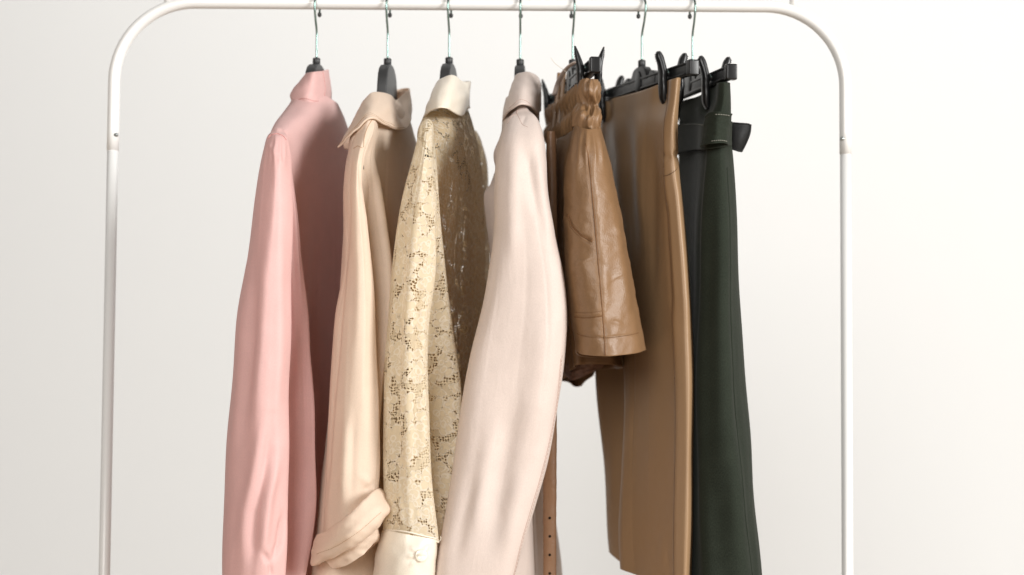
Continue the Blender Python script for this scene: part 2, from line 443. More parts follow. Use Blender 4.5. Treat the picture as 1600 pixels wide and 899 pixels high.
M = {}
M['wall'] = simple('wall_paint', (.70, .715, .718), .9, .2, bump=.06, bscale=160, var=.006)
M['floor'] = simple('floor_paint', (.50, .40, .31), .6, .3, var=.04)
M['rack'] = simple('rack_white_paint', (.74, .745, .735), .32, .5, bump=.03, bscale=500)
M['pin'] = simple('steel_pin', (.35, .38, .38), .35, .5, 1.0)
M['wire'] = simple('chrome_wire', (.20, .29, .265), .28, .5, 1.0)
M['plastic'] = simple('black_plastic', (.030, .031, .032), .45, .5, bump=.12, bscale=700)
M['plastic_s'] = simple('black_gloss_plastic', (.008, .0085, .009), .33, .4, bump=.05, bscale=500)
M['pink'] = cloth('pink_satin', (.77, .505, .48), .52, .35, .08, .28)
M['pinkthread'] = simple('pink_thread', (.55, .27, .25), .7, .2)
M['cream'] = cloth('cream_crepe', (.79, .65, .525), .56, .32, .08, .3)
M['creamthread'] = simple('cream_thread', (.48, .32, .20), .7, .2)
M['satin'] = cloth('ivory_satin', (.83, .76, .645), .38, .5, .1, .18, weave=.2)
M['lace'] = lace('cream_lace', (.97, .85, .63), .42)
M['laceshade'] = lace('cream_lace_shade_tint', (.92, .74, .48), .55, 1.0)  # same lace, warm glow of the shaded body put into its golden tint
M['button'] = simple('pearl_button', (.80, .74, .62), .2, .6, coat=.4)
M['blush'] = cloth('blush_crepe', (.69, .59, .535), .55, .3, .08, .2)
M['blushthread'] = simple('blush_thread', (.46, .33, .28), .7, .2)
M['tan'] = leather('tan_leather', (.205, .115, .054), .45, .24, 520)
M['tanthread'] = simple('tan_thread', (.17, .085, .038), .7, .2)
M['lining'] = cloth('brown_lining', (.20, .11, .075), .5, .4, .1, 0)
M['khaki'] = leather('khaki_leather', (.275, .170, .088), .48, .1, 700, .05)
M['khakithread'] = simple('khaki_thread', (.13, .08, .045), .7, .2)
M['green'] = cloth('green_wool', (.023, .028, .021), .9, .05, .05, 0, weave=.6, wscale=1100, var=.18, crumple=.08, grain=.3)
M['greenthread'] = simple('grey_thread', (.20, .20, .17), .7, .2)
M['belt'] = leather('belt_leather', (.25, .135, .07), .45, .4)
M['hole'] = simple('dark_hole', (.02, .012, .008), .8, .1)
M['blacklining'] = leather('black_belt_lining', (.006, .0065, .0065), .6, .2, spec=.25)

# ------------------------------------------------------------------ setting
def plane(name, pts, mat):
    o = mesh_obj(name, pts, [[0, 1, 2, 3]], mat, None, False); o['kind'] = 'structure'; return o
plane('wall', [(-7, 2.2, 0), (7, 2.2, 0), (7, 2.2, 3.6), (-7, 2.2, 3.6)], M['wall'])
plane('floor', [(-7, -6, 0), (7, -6, 0), (7, 2.2, 0), (-7, 2.2, 0)], M['floor'])

# ------------------------------------------------------------------ clothes rack
RODZ = U(760, 7.5, 0)[2]; RR = .0080
xl, xr = U(177, 200, 0)[0], U(1321, 210, 0)[0]
rack = thing('clothes_rack', 'white tubular metal clothes rack with rounded top corners', 'clothes rack', ((xl+xr)/2, 0, 0))
def arc(cx, cz, r, a0, a1, n=16):
    return [(cx + r*math.cos(math.radians(a0 + (a1-a0)*i/n)), 0, cz + r*math.sin(math.radians(a0 + (a1-a0)*i/n))) for i in range(n+1)]
ZJL, ZJR = U(176, 235, 0)[2], U(1321, 241, 0)[2]
rc = .108
path = [(xl, 0, ZJL), (xl, 0, ZJL + .03)] + arc(xl+rc, RODZ-rc, rc, 180, 90) + [(xl + rc + (xr-xl-2*rc)*i/12, 0, RODZ) for i in range(1, 12)] + arc(xr-rc, RODZ-rc, rc, 90, 0) + [(xr, 0, ZJR+.03), (xr, 0, ZJR)]
tube('hanging_rail', path, RR, M['rack'], rack, 28)
for x, zj in ((xl, ZJL), (xr, ZJR)):
    sgn = 1 if x < 0 else -1
    V, F = tube_mesh([(x, 0, .02), (x, 0, .5), (x, 0, zj - .0015)], RR*.93, 28)
    mesh_obj('post', V, F, M['rack'], rack)
    tube('collar', [(x, 0, zj - .006), (x, 0, zj + .012)], RR*.9, M['rack'], rack, 24)
    zp = zj + .02
    tube('spring_pin', resample([(x + sgn*RR*.55, -.0052, zp), (x + sgn*(RR*.95), -.0072, zp), (x + sgn*(RR*1.06), -.0078, zp)], 5), [.0028, .0028, .0026, .0022, .0008], M['pin'], rack, 12)
    tube('foot', resample([(x, -.23, .012), (x, -.15, .02), (x, 0, .022), (x, .15, .02), (x, .23, .012)], 20), RR, M['rack'], rack, 18)
xa, xb = U(262, 2, 0)[0], U(1239, 2, 0)[0]
zt = RODZ + .055
tube('top_rail', [(xa, 0, RODZ)] + [(xa, 0, zt-.03)] + arc(xa+.03, zt-.03, .03, 180, 90, 8)[1:] + arc(xb-.03, zt-.03, .03, 90, 0, 8) + [(xb, 0, RODZ)], .0048, M['rack'], rack, 16)
tube('cross_bar', [(xl, 0, .16), (xr, 0, .16)], RR*.85, M['rack'], rack, 18)

# ------------------------------------------------------------------ hangers
class Frame:
    """local frame of one hanger: u runs towards the viewer along the hanger, v to the right, z up"""
    def __init__(s, px, yaw, tilt=0.0):
        s.tilt = tilt
        s.x = U(px, 60, 0)[0]; s.y = 0.0; a = math.radians(yaw)
        s.du = np.array([math.sin(a), -math.cos(a), 0]); s.dv = np.array([math.cos(a), math.sin(a), 0])
    def w(s, u, v, z): return np.array([s.x, s.y, 0]) + s.du*u + s.dv*v + np.array([0, 0, z - s.tilt*u])

def hook(fr, parent, zc):
    pr = [(0, zc - RODZ), (0, zc - RODZ + .022), (.0005, -.040), (.0085, -.022), (.0128, -.008), (.0122, .002), (.0072, .0082), (0, .0098), (-.0072, .0082), (-.0122, .002), (-.0132, -.006), (-.0128, -.0125)]
    p = resample([fr.w(u, 0, RODZ + z) for u, z in pr], 60)
    h = tube('hook', p, .00145, M['wire'], parent, 10)
    tip = fr.w(-.0128, 0, RODZ - .0125)
    tube('hook_tip', resample([tip + (0, 0, .003), tip, tip - (0, 0, .0025), tip - (0, 0, .0032)], 8), [.0018, .0026, .0028, .0028, .0028, .0026, .002, .0008], M['plastic'], h, 12)
    c = fr.w(0, 0, 0)
    V, F = tube_mesh([c + (0, 0, zc - .010), c + (0, 0, zc - .004), c + (0, 0, zc - .0005), c + (0, 0, zc)], [.0052, .0052, .0052, .0046], 18)
    mesh_obj('collar', V, F, M['plastic'], parent)

def extrude(fr, outline, v0, v1, bev=.002, seg=3):
    bm = bmesh.new()
    vs_ = [bm.verts.new(fr.w(u, v0, z).tolist()) for u, z in outline]
    f = bm.faces.new(vs_)
    r = bmesh.ops.extrude_face_region(bm, geom=[f])
    nv = [g for g in r['geom'] if isinstance(g, bmesh.types.BMVert)]
    bmesh.ops.translate(bm, verts=nv, vec=(fr.dv*(v1-v0)).tolist())
    ed = [e for e in bm.edges if len(e.link_faces) == 2 and e.calc_face_angle(0) > .6]
    if bev: bmesh.ops.bevel(bm, geom=ed, offset=bev, segments=seg, affect='EDGES', profile=.6, clamp_overlap=True)
    return bm

def auto_smooth(o, ang=40):
    me = o.data
    bm = bmesh.new(); bm.from_mesh(me)
    for e in bm.edges:
        if len(e.link_faces) == 2 and e.calc_face_angle(0) > math.radians(ang): e.smooth = False
    bm.to_mesh(me); bm.free(); return o

def shirt_hanger(px, yaw, label, zc, drop=0.0, neck=1.0):
    fr = Frame(px, yaw)
    t = thing('shirt_hanger', label, 'hanger', fr.w(0, 0, RODZ).tolist(), 'shirt hangers on the rail')
    hook(fr, t, zc)
    z0 = zc - .009
    half = [(.006, 0), (.020, -.004), (.030, -.012), (.036, -.026), (.042, -.042 - drop*.6), (.058, -.060 - drop), (.09, -.082 - drop), (.14, -.105 - drop), (.180, -.128 - drop), (.186, -.136 - drop), (.180, -.142 - drop), (.13, -.122 - drop), (.07, -.095 - drop), (0, -.078 - drop)]
    pts = resample([(u, z, 0) for u, z in half], 44)[:, :2]
    out = [(u, z0 + z) for u, z in pts] + [(-u, z0 + z) for u, z in pts[-2::-1]]
    bm = extrude(fr, out, -.0068, .0068, .0024, 4)
    o = bm_obj('hanger_body', bm, M['plastic'], t)
    auto_smooth(o)
    return fr, t

def clip_jaw(fr, u, zb, side, parent, pointed=False):
    """one paddle of a clip, rocking over the bar: handle above leans out, jaw below presses on the cloth"""
    if pointed:
        prof = [(.0185, .038, .0010), (.0150, .022, .0034), (.0120, .006, .0046), (.0115, -.010, .0046), (.0105, -.026, .004), (.0090, -.040, .0018)]
        wid = [.0030, .0062, .0078, .0082, .0070, .003]
    else:
        prof = [(.0180, .037, .0018), (.0175, .033, .0040), (.0140, .018, .0045), (.0120, .004, .0046), (.0120, -.010, .0044), (.0115, -.024, .0044), (.0105, -.038, .0040), (.0095, -.045, .0014)]
        wid = [.0045, .0078, .0084, .0080, .0074, .0082, .0084, .0050]
    pr = resample([(a, b*(.80 if b > 0 else .86), c) for a, b, c in prof], 34); ww = resample([(w_, 0, 0) for w_ in wid], 34)[:, 0]
    n = 14; V = []
    for (v, z, th), w_ in zip(pr, ww):
        for k in range(n):
            a = 2*math.pi*k/n
            c = math.copysign(abs(math.cos(a))**.6, math.cos(a)); s_ = math.copysign(abs(math.sin(a))**.6, math.sin(a))
            V.append(fr.w(u + w_*c, side*(v + max(th, .0006)*s_), zb + z))
    F = [[i*n+k, i*n+(k+1) % n, (i+1)*n+(k+1) % n, (i+1)*n+k] for i in range(len(pr)-1) for k in range(n)] + [list(range(n)), [(len(pr)-1)*n+k for k in range(n)]]
    j = mesh_obj('jaw', V, F, M['plastic_s'], parent)
    # finger grooves on the handle
    for q in range(4):
        z = .0255 - q*.0027; i = int(np.abs(pr[:, 1] - z).argmin())
        v = pr[i, 0] + pr[i, 2]
        tube('grip_ridge', [fr.w(u - ww[i]*.7, side*(v + .0001), zb + z), fr.w(u + ww[i]*.7, side*(v + .0001), zb + z)], .0005, M['plastic_s'], j, 6)
    return j

def clip(fr, u, zb, parent, pointed=False):
    V, F = tube_mesh([fr.w(u, -.0095, zb + .002), fr.w(u, .0095, zb + .002)], .0042, 14)
    c = mesh_obj('clip', V, F, M['plastic_s'], parent)
    for side in (-1, 1): clip_jaw(fr, u, zb, side, c, pointed)
    p = [fr.w(u + .005*math.cos(a*.6), -.006 + .012*a/40, zb + .002 + .005*math.sin(a*.6)) for a in range(41)]
    tube('spring', p, .0007, M['wire'], c, 6)
    return c

def clip_hanger(px, yaw, label, zc, half, uclips, zbar, pointed=False, tilt=.055):
    fr = Frame(px, yaw, tilt)
    t = thing('clip_hanger', label, 'hanger', fr.w(0, 0, RODZ).tolist(), 'clip hangers on the rail')
    hook(fr, t, zc)
    z0 = zc - .009
    hp = [(.007, 0), (.019, -.003), (.026, -.011), (.031, -.020), (.040, zbar + .014 - z0), (.058, zbar + .0092 - z0)]
    pts = resample([(u, z, 0) for u, z in hp], 20)[:, :2]
    out = [(u, z0 + z) for u, z in pts] + [(.058, zbar - .006), (-.058, zbar - .006)] + [(-u, z0 + z) for u, z in pts[::-1]]
    nk = bm_obj('neck', extrude(fr, out, -.005, .005, .0018, 3), M['plastic_s'], t); auto_smooth(nk)
    bm = extrude(fr, [(u, z0 + z) for u, z in [(.003, -.006), (.009, -.012), (.011, -.026), (.007, -.034), (-.007, -.034), (-.011, -.026), (-.009, -.012), (-.003, -.006)]], -.0065, .0065, .0012, 2)
    auto_smooth(bm_obj('boss', bm, M['plastic_s'], nk))
    bar = bm_obj('bar', extrude(fr, [(-half, zbar - .0075), (half, zbar - .0075), (half, zbar + .0088), (-half, zbar + .0088)], -.0045, .0045, .0016, 3), M['plastic_s'], t); auto_smooth(bar)
    for zz in (zbar + .0072, zbar - .0058):
        auto_smooth(bm_obj('rib', extrude(fr, [(-half + .012, zz - .0014), (half - .012, zz - .0014), (half - .012, zz + .0014), (-half + .012, zz + .0014)], -.0062, .0062, .0008, 2), M['plastic_s'], bar))
    for s_ in (-1, 1):
        auto_smooth(bm_obj('end_cap', extrude(fr, [(s_*half - .006, zbar - .0092), (s_*half + .006, zbar - .0092), (s_*half + .006, zbar + .0106), (s_*half - .006, zbar + .0106)], -.0068, .0068, .002, 3), M['plastic_s'], bar))
    for uc in uclips: clip(fr, uc, zbar, t, pointed)
    return fr, t

ZC = U(606, 92, 0)[2]
SH = {}
f1, _ = shirt_hanger(495, -7, 'black plastic hanger holding the pink blouse, farthest left on the rail', ZC, .008)
f2, _ = shirt_hanger(606, -6, 'black plastic hanger with tall neck showing above the cream blouse collar', ZC, .022)
f3, _ = shirt_hanger(702, -7, 'black plastic hanger holding the ivory lace blouse', ZC + .002, .018)
f4, _ = shirt_hanger(813, -2, 'black plastic hanger whose neck tip shows above the blush jacket', ZC, .010)
f5, _ = clip_hanger(895, 7, 'black clip hanger with pointed clips gripping the tan leather shorts', ZC, .168, (.128, -.160), U(895, 133, 0)[2], True, .045)
f6, _ = clip_hanger(1003, 17, 'black clip hanger with rounded clips gripping the khaki skirt', ZC, .166, (.100, -.122), U(1003, 133, 0)[2])
f7, _ = clip_hanger(1082, 9, 'black clip hanger gripping the dark green skirt, farthest right on the rail', ZC, .168, (.100, -.125), U(1082, 139, 0)[2], False, .065)

# ------------------------------------------------------------------ body of a top on its hanger
def body_grid(fr, rws, n=28, pw=.62, bp=1.0):
    """rows (z, near half width, far half width, half thickness near, far, sideways shift)"""
    out = []
    for z, wn_, wf, tn, tf, sh in rws:
        o = []
        for k in range(n):
            a = 2*math.pi*k/n; c, s_ = math.cos(a), math.sin(a)
            u = (wn_ if c > 0 else wf) * math.copysign(abs(c)**pw, c)
            b = (u + wf) / (wn_ + wf)
            tt = tf + (tn - tf)*b**bp
            o.append(fr.w(u, tt*math.copysign(abs(s_)**.75, s_) + sh*b, z))
        out.append(o)
    return np.array(out)

def body_disp(seed, amp, kx=9):
    r = np.random.RandomState(seed); ph = r.uniform(0, 6.28, 6)
    def d(px, py, s, t):
        g = np.clip((t - .12) / .5, 0, 1)
        w = np.sin(6.283*s*kx + ph[0] + 1.3*np.sin(3*t + ph[1])) * .6 + np.sin(6.283*s*(kx+4) + ph[2] + .9*np.sin(4*t + ph[3])) * .4
        return amp * g * w + crisp(s, t, seed + 200, 26, .002) * np.clip(t*6 - .6, 0, 1)
    return d

# ================================================================== pink blouse
Z1 = ZC - .009
pink = thing('blouse', 'pale pink satin blouse with stand collar and long puffed sleeve', 'blouse', f1.w(0, 0, Z1 - .6).tolist(), 'tops hanging on the rail')
zb = U(495, 160, 0)[2]
B = body_grid(f1, [(zb + .002, .058, .05, .022, .026, 0), (zb - .010, .070, .075, .025, .030, 0), (zb - .028, .098, .105, .027, .034, -.002), (zb - .05, .140, .145, .025, .036, -.004), (zb - .075, .176, .185, .020, .036, -.004), (zb - .11, .185, .20, .018, .037, -.006), (zb - .2, .185, .205, .018, .038, -.010), (zb - .4, .187, .21, .022, .042, -.014), (zb - .6, .19, .215, .030, .046, -.016), (zb - .76, .19, .215, .036, .05, -.018)])
pb = patch('body', B, M['pink'], pink, True, 150, 170, body_disp(3, .0035, 7))
# stand collar
cg = rows([
 (160, [(462,161,-.062), (484,163,-.072), (506,161,-.045), (515,159,-.005), (512,154,.05), (495,152,.06), (470,153,.03), (458,156,-.02)]),
 (150, [(458,151,-.060), (480,152,-.071), (504,151,-.045), (515,149,-.005), (512,144,.045), (495,144,.055), (470,146,.03), (457,149,-.02)]),
 (134, [(468,132,-.055), (484,131,-.064), (504,131,-.042), (514,130,-.005), (510,128,.035), (495,128,.045), (476,129,.025), (466,131,-.02)]),
 (112, [(481,114,-.048), (490,112.5,-.055), (503,111,-.038), (511.5,109,-.005), (508,110,.025), (496,112,.032), (484,113,.02), (480,114,-.015)])])
pc = patch('collar', cg, M['pink'], pink, True, 110, 40, lambda px, py, s, t: .0006*nz(px, py, 30, 40, 4), thick=.0012)
seam('collar_seam', pc, [(461,158), (475,154), (490,158), (505,158), (518,155)], M['pinkthread'], pink, .0005, .0001)
seam('collar_seam', pc, [(505,112), (509,130), (508,150)], M['pinkthread'], pink, .0004, .0001, 24)
# near sleeve
sl = rows([
 (206, [(424,-.180), (427,-.196), (434,-.200), (441,-.192), (443,-.18), (443,-.168), (438,-.16), (429,-.165)]),
 (213, [(418,-.182), (422,-.209), (433,-.218), (446,-.206), (448,-.19), (448,-.170), (440,-.152), (425,-.158)]),
 (235, [(412,-.185), (418,-.219), (434,-.232), (451,-.214), (452,-.195), (452,-.170), (442,-.140), (422,-.148)]),
 (300, [(400,-.188), (410,-.230), (434,-.243), (456,-.224), (446,-.180), (459,-.172), (446,-.130), (416,-.140)]),
 (420, [(383,-.190), (396,-.236), (428,-.250), (455,-.230), (440,-.174), (470,-.168), (448,-.118), (404,-.128)]),
 (560, [(366,-.192), (382,-.240), (420,-.256), (452,-.234), (437,-.172), (483,-.166), (446,-.108), (394,-.118)]),
 (690, [(356,-.194), (374,-.242), (414,-.258), (449,-.236), (435,-.172), (490,-.166), (444,-.104), (386,-.112)]),
 (800, [(350,-.196), (368,-.242), (408,-.257), (448,-.236), (434,-.174), (488,-.168), (442,-.106), (382,-.114)]),
 (899, [(346,-.198), (362,-.238), (402,-.252), (445,-.234), (432,-.180), (474,-.174), (438,-.118), (380,-.124)]),
 (990, [(350,-.198), (364,-.230), (400,-.242), (438,-.230), (437,-.208), (455,-.180), (432,-.135), (384,-.138)])])
def pd(px, py, s, t):
    d = .0016*nz(px, py, 90, 420, 11) * np.clip(t*3, 0, 1) + crisp(s, t, 101, 22, .0014) * np.clip(t*8, 0, 1)
    for x, k in ((421, .8), (426, 1), (432, 1.1), (438, 1), (444, .8)):   # gathers at the sleeve head
        d += ridge(px, py, [(x, 212), (x*1.0 + (x-433)*.35 - 3, 262)], 2.6, .0016*k, .4)
    d += ridge(px, py, [(419, 222), (437, 246)], 3, .0013) + ridge(px, py, [(424, 233), (446, 262)], 3.5, .0011)
    d += ridge(px, py, [(424, 300), (412, 480), (404, 640), (392, 740)], 13, .0045, .35)
    d += ridge(px, py, [(440, 330), (436, 560), (430, 700)], 9, .0028, .3)
    d += ridge(px, py, [(385, 420), (372, 600), (364, 760)], 8, .0025, .3)
    d -= ridge(px, py, [(402, 380), (392, 560), (378, 700)], 9, .003, .3)
    d += ridge(px, py, [(416, 640), (400, 735), (384, 800), (377, 899)], 11, .0044, .3)
    d -= ridge(px, py, [(426, 650), (412, 740), (398, 800), (392, 899)], 9, .0055, .3)
    d += ridge(px, py, [(436, 700), (420, 775), (412, 850), (421, 884)], 8, .005, .3)
    d -= ridge(px, py, [(423, 884), (436, 850), (444, 800)], 5, .005, .35)
    d -= ridge(px, py, [(423, 884), (410, 860)], 4, .004, .4) + ridge(px, py, [(421, 880), (424, 905)], 3, .004, .4)
    return d
ps = patch('sleeve', sl, M['pink'], pink, True, 210, 260, pd, cap=True)
seam('shoulder_seam', ps, [(417,216), (422,209.5), (432,208), (441,211), (447,219)], M['pinkthread'], ps.o, .0007, .0003, 30)
# far sleeve, behind the body
patch('sleeve', ring([(208, 530, 556, .175, .02), (230, 526, 562, .18, .04), (330, 522, 566, .19, .055), (520, 512, 560, .19, .06), (760, 500, 552, .18, .06), (960, 500, 545, .17, .05)]), M['pink'], pink, True, 70, 90, lambda px, py, s, t: .003*nz(px, py, 40, 300, 5))

# ================================================================== cream blouse
cream = thing('blouse', 'cream crepe blouse with wide turned-down collar and rolled-up cuff', 'blouse', f2.w(0, 0, Z1 - .6).tolist(), 'tops hanging on the rail')
zb = U(606, 188, 0)[2]
B = body_grid(f2, [(zb + .012, .050, .05, .024, .024, 0), (zb + .002, .085, .075, .025, .028, 0), (zb - .012, .12, .10, .024, .031, 0), (zb - .028, .15, .14, .023, .033, 0), (zb - .048, .172, .18, .022, .034, -.002), (zb - .075, .178, .20, .023, .034, -.003), (zb - .16, .18, .205, .026, .036, -.004), (zb - .36, .183, .21, .033, .04, -.010), (zb - .52, .186, .212, .044, .044, -.018), (zb - .62, .188, .214, .049, .046, -.022), (zb - .74, .19, .215, .052, .05, -.026)])
cb = patch('body', B, M['cream'], cream, True, 170, 170, body_disp(9, .0045, 9))
leaf = np.array([
 [U(556,178,-.085), U(549,192,-.110), U(540,209,-.135), U(527,230,-.158)],
 [U(566,160,-.105), U(561,172,-.132), U(556,188,-.156), U(551,206,-.176)],
 [U(579,145,-.100), U(577,158,-.130), U(576,170,-.158), U(576,183,-.180)],
 [U(597,144.5,-.072), U(598,158,-.108), U(599,174,-.136), U(601,194,-.152)],
 [U(612,150,-.040), U(615,166,-.070), U(618,184,-.086), U(621,202,-.092)],
 [U(618,157,-.012), U(620,172,-.030), U(627,188,-.046), U(634,202,-.050)],
 [U(624,153,.020), U(628,165,.012), U(635,180,-.005), U(641,193,-.012)],
 [U(634,144,.046), U(637,152,.044), U(640,165,.034), U(643,180,.026)],
 [U(641,139,.062), U(642,146,.066), U(643,156,.064), U(644,168,.060)],
 [U(630,138,.085), U(630,146,.092), U(629,156,.094), U(628,166,.094)],
 [U(610,142,.080), U(606,152,.088), U(600,164,.090), U(594,174,.090)]]).transpose(1, 0, 2)
clf = patch('collar', leaf, M['cream'], cream, False, 150, 40, lambda px, py, s, t: .0008*nz(px, py, 36, 40, 14), thick=.0022, relax=20)
cst = rows([
 (190, [(560,190,-.085), (585,190,-.11), (612,195,-.06), (634,190,.02), (628,178,.08), (600,178,.085), (572,184,.03), (558,188,-.03)]),
 (165, [(567,168,-.085), (585,164,-.098), (608,166,-.055), (628,165,.012), (627,158,.075), (604,160,.075), (577,164,.025), (566,167,-.03)]),
 (148, [(570,156,-.080), (584,147,-.092), (606,151,-.050), (621,156,.012), (630,142,.062), (608,146,.068), (582,150,.022), (572,155,-.03)])])
patch('collar_stand', cst, M['cream'], cream, True, 90, 24, None, thick=.0012)
seam('collar_edge', clf, [(530,227), (552,203), (577,179.5), (602,191), (622,199.5), (637,197)], M['creamthread'], clf.o, .0004, .0001, 50)
# collar underside showing under the front tip
patch('facing', np.array([[U(548,205,-.100), U(556,200,-.105), U(566,196,-.105)], [U(536,224,-.098), U(548,222,-.102), U(560,220,-.100)], [U(538,233,-.092), U(546,234,-.094), U(554,232,-.094)]]), M['cream'], cream, False, 16, 16, thick=.001)
sl = rows([
 (184, [(566,-.158), (570,-.166), (576,-.170), (583,-.166), (587,-.158), (588,-.15), (586,-.14), (578,-.136), (569,-.142)]),
 (205, [(556,-.160), (562,-.176), (572,-.184), (581,-.178), (586,-.168), (590,-.152), (586,-.138), (575,-.130), (561,-.138)]),
 (240, [(544,-.160), (551,-.190), (561,-.204), (569,-.198), (572,-.182), (584,-.160), (578,-.136), (566,-.124), (551,-.132)]),
 (290, [(537,-.162), (546,-.198), (557,-.216), (567,-.206), (563,-.172), (591,-.164), (582,-.134), (564,-.118), (547,-.126)]),
 (350, [(535,-.164), (545,-.204), (560,-.222), (574,-.210), (564,-.172), (600,-.168), (588,-.130), (566,-.112), (546,-.122)]),
 (430, [(533,-.166), (540,-.208), (562,-.228), (582,-.214), (568,-.172), (609,-.172), (592,-.128), (566,-.108), (546,-.120)]),
 (500, [(524,-.168), (532,-.212), (560,-.232), (585,-.216), (571,-.174), (608,-.176), (592,-.128), (560,-.108), (538,-.120)]),
 (570, [(517,-.170), (526,-.214), (556,-.234), (587,-.218), (576,-.180), (600,-.182), (588,-.130), (554,-.110), (532,-.122)]),
 (660, [(512,-.172), (521,-.216), (552,-.236), (588,-.220), (588,-.202), (593,-.188), (582,-.136), (548,-.114), (526,-.126)]),
 (760, [(507,-.174), (516,-.216), (548,-.236), (587,-.220), (588,-.204), (590,-.190), (578,-.140), (544,-.118), (522,-.130)]),
 (830, [(505,-.176), (516,-.214), (546,-.230), (578,-.216), (580,-.202), (580,-.190), (570,-.146), (540,-.126), (520,-.136)])])
def cd(px, py, s, t):
    d = .0013*nz(px, py, 80, 400, 21) * np.clip(t*3, 0, 1) + crisp(s, t, 103, 24, .0014) * np.clip(t*8, 0, 1)
    d += ridge(px, py, [(553, 262), (562, 400), (566, 600), (572, 740)], 10, .003, .3)
    d -= ridge(px, py, [(547, 300), (536, 430), (528, 540), (519, 620), (508, 780)], 4, .0035, .15)
    d += ridge(px, py, [(543, 640), (536, 800)], 7, .003, .3) - ridge(px, py, [(552, 640), (548, 800)], 7, .0028, .3)
    d -= ridge(px, py, [(560, 246), (566, 300)], 3, .0012) + ridge(px, py, [(548, 250), (545, 285)], 3, .001)
    d += ridge(px, py, [(585, 765), (560, 740)], 6, .002, .4) - ridge(px, py, [(588, 750), (568, 772)], 5, .0025, .4)
    return d
cs = patch('sleeve', sl, M['cream'], cream, True, 210, 240, cd, cap=True)
seam('shoulder_seam', cs, [(551,231), (558,229), (566,231)], M['creamthread'], cs.o, .0005, .0001, 24)
seam('sleeve_seam', cs, [(582,186), (574,200), (569,216), (568,230)], M['creamthread'], cs.o, .0005, .0001, 24)
# rolled cuff: a slanting turned-back band, open below
ax = np.array([[486,884,494,872], [500,838,516,878], [540,806,556,868], [575,775,600,838], [593,764,612,800]], float)
Gc = []
for k, (fr_, dep) in enumerate(((-.05, 0), (.04, .010), (.30, .020), (.62, .018), (.92, .010), (1.0, .002), (.9, -.012), (.6, -.02))):
    Gc.append([U(a[0] + (a[2]-a[0])*fr_, a[1] + (a[3]-a[1])*fr_, -.222 - dep) for a in ax])
tubeG = rows([
 (0, [(500,838,-.180), (522,826,-.226), (550,806,-.250), (580,776,-.238), (591,765,-.212), (588,774,-.180), (560,800,-.130), (520,826,-.136)]),
 (0, [(496,836,-.180), (518,823,-.234), (548,801,-.260), (580,770,-.246), (594,762,-.212), (590,772,-.176), (560,798,-.120), (516,824,-.128)]),
 (0, [(489,850,-.180), (512,842,-.240), (550,820,-.266), (588,786,-.252), (604,778,-.212), (598,786,-.172), (566,812,-.116), (510,842,-.124)]),
 (0, [(486,868,-.182), (510,862,-.240), (556,838,-.266), (600,804,-.250), (614,796,-.214), (606,800,-.176), (574,826,-.120), (510,860,-.128)]),
 (0, [(486,882,-.184), (512,872,-.234), (560,848,-.258), (592,822,-.246), (602,808,-.214), (598,812,-.182), (572,836,-.130), (514,872,-.138)]),
 (0, [(492,884,-.190), (516,874,-.222), (560,850,-.244), (588,828,-.234), (596,814,-.212), (592,816,-.190), (570,838,-.148), (518,876,-.152)]),
 (0, [(504,876,-.194), (524,864,-.214), (560,842,-.232), (582,822,-.224), (588,812,-.210), (584,812,-.195), (566,832,-.165), (526,866,-.168)])])
cf = patch('cuff', tubeG, M['cream'], cream, True, 160, 70, lambda px, py, s, t: .0008*nz(px, py, 46, 34, 31) + ridge(px, py, [(530,846), (575,812)], 7, .0018, .4) - ridge(px, py, [(508,866), (548,842)], 5, .0022, .4))
stitches('stitching', cf, [(494,866), (516,858), (556,834), (596,800)], M['creamthread'], cf.o, 44, .0003, .0002)
stitches('stitching', clf, [(534,221), (553,199), (577,176), (602,187), (622,196)], M['creamthread'], clf.o, 40, .00025, .0001)
# inner cuff edge hanging below the roll
ic = rows([
 (0, [(508,872,-.200), (530,860,-.226), (560,842,-.238), (588,826,-.226), (590,828,-.200), (562,846,-.170), (530,868,-.172)]),
 (0, [(512,882,-.200), (534,874,-.228), (562,856,-.238), (590,838,-.224), (592,842,-.198), (564,860,-.168), (532,880,-.172)]),
 (0, [(520,888,-.202), (540,884,-.224), (566,868,-.232), (586,848,-.220), (588,850,-.200), (566,868,-.176), (540,886,-.180)])])
patch('cuff_lining', ic, M['cream'], cream, True, 100, 30, lambda px, py, s, t: .0007*nz(px, py, 30, 22, 33))
patch('sleeve', ring([(236, 632, 652, .17, .02), (262, 628, 660, .18, .04), (400, 622, 664, .19, .05), (640, 612, 660, .18, .055), (940, 606, 650, .17, .05)]), M['cream'], cream, True, 60, 80, lambda px, py, s, t: .003*nz(px, py, 40, 300, 6))

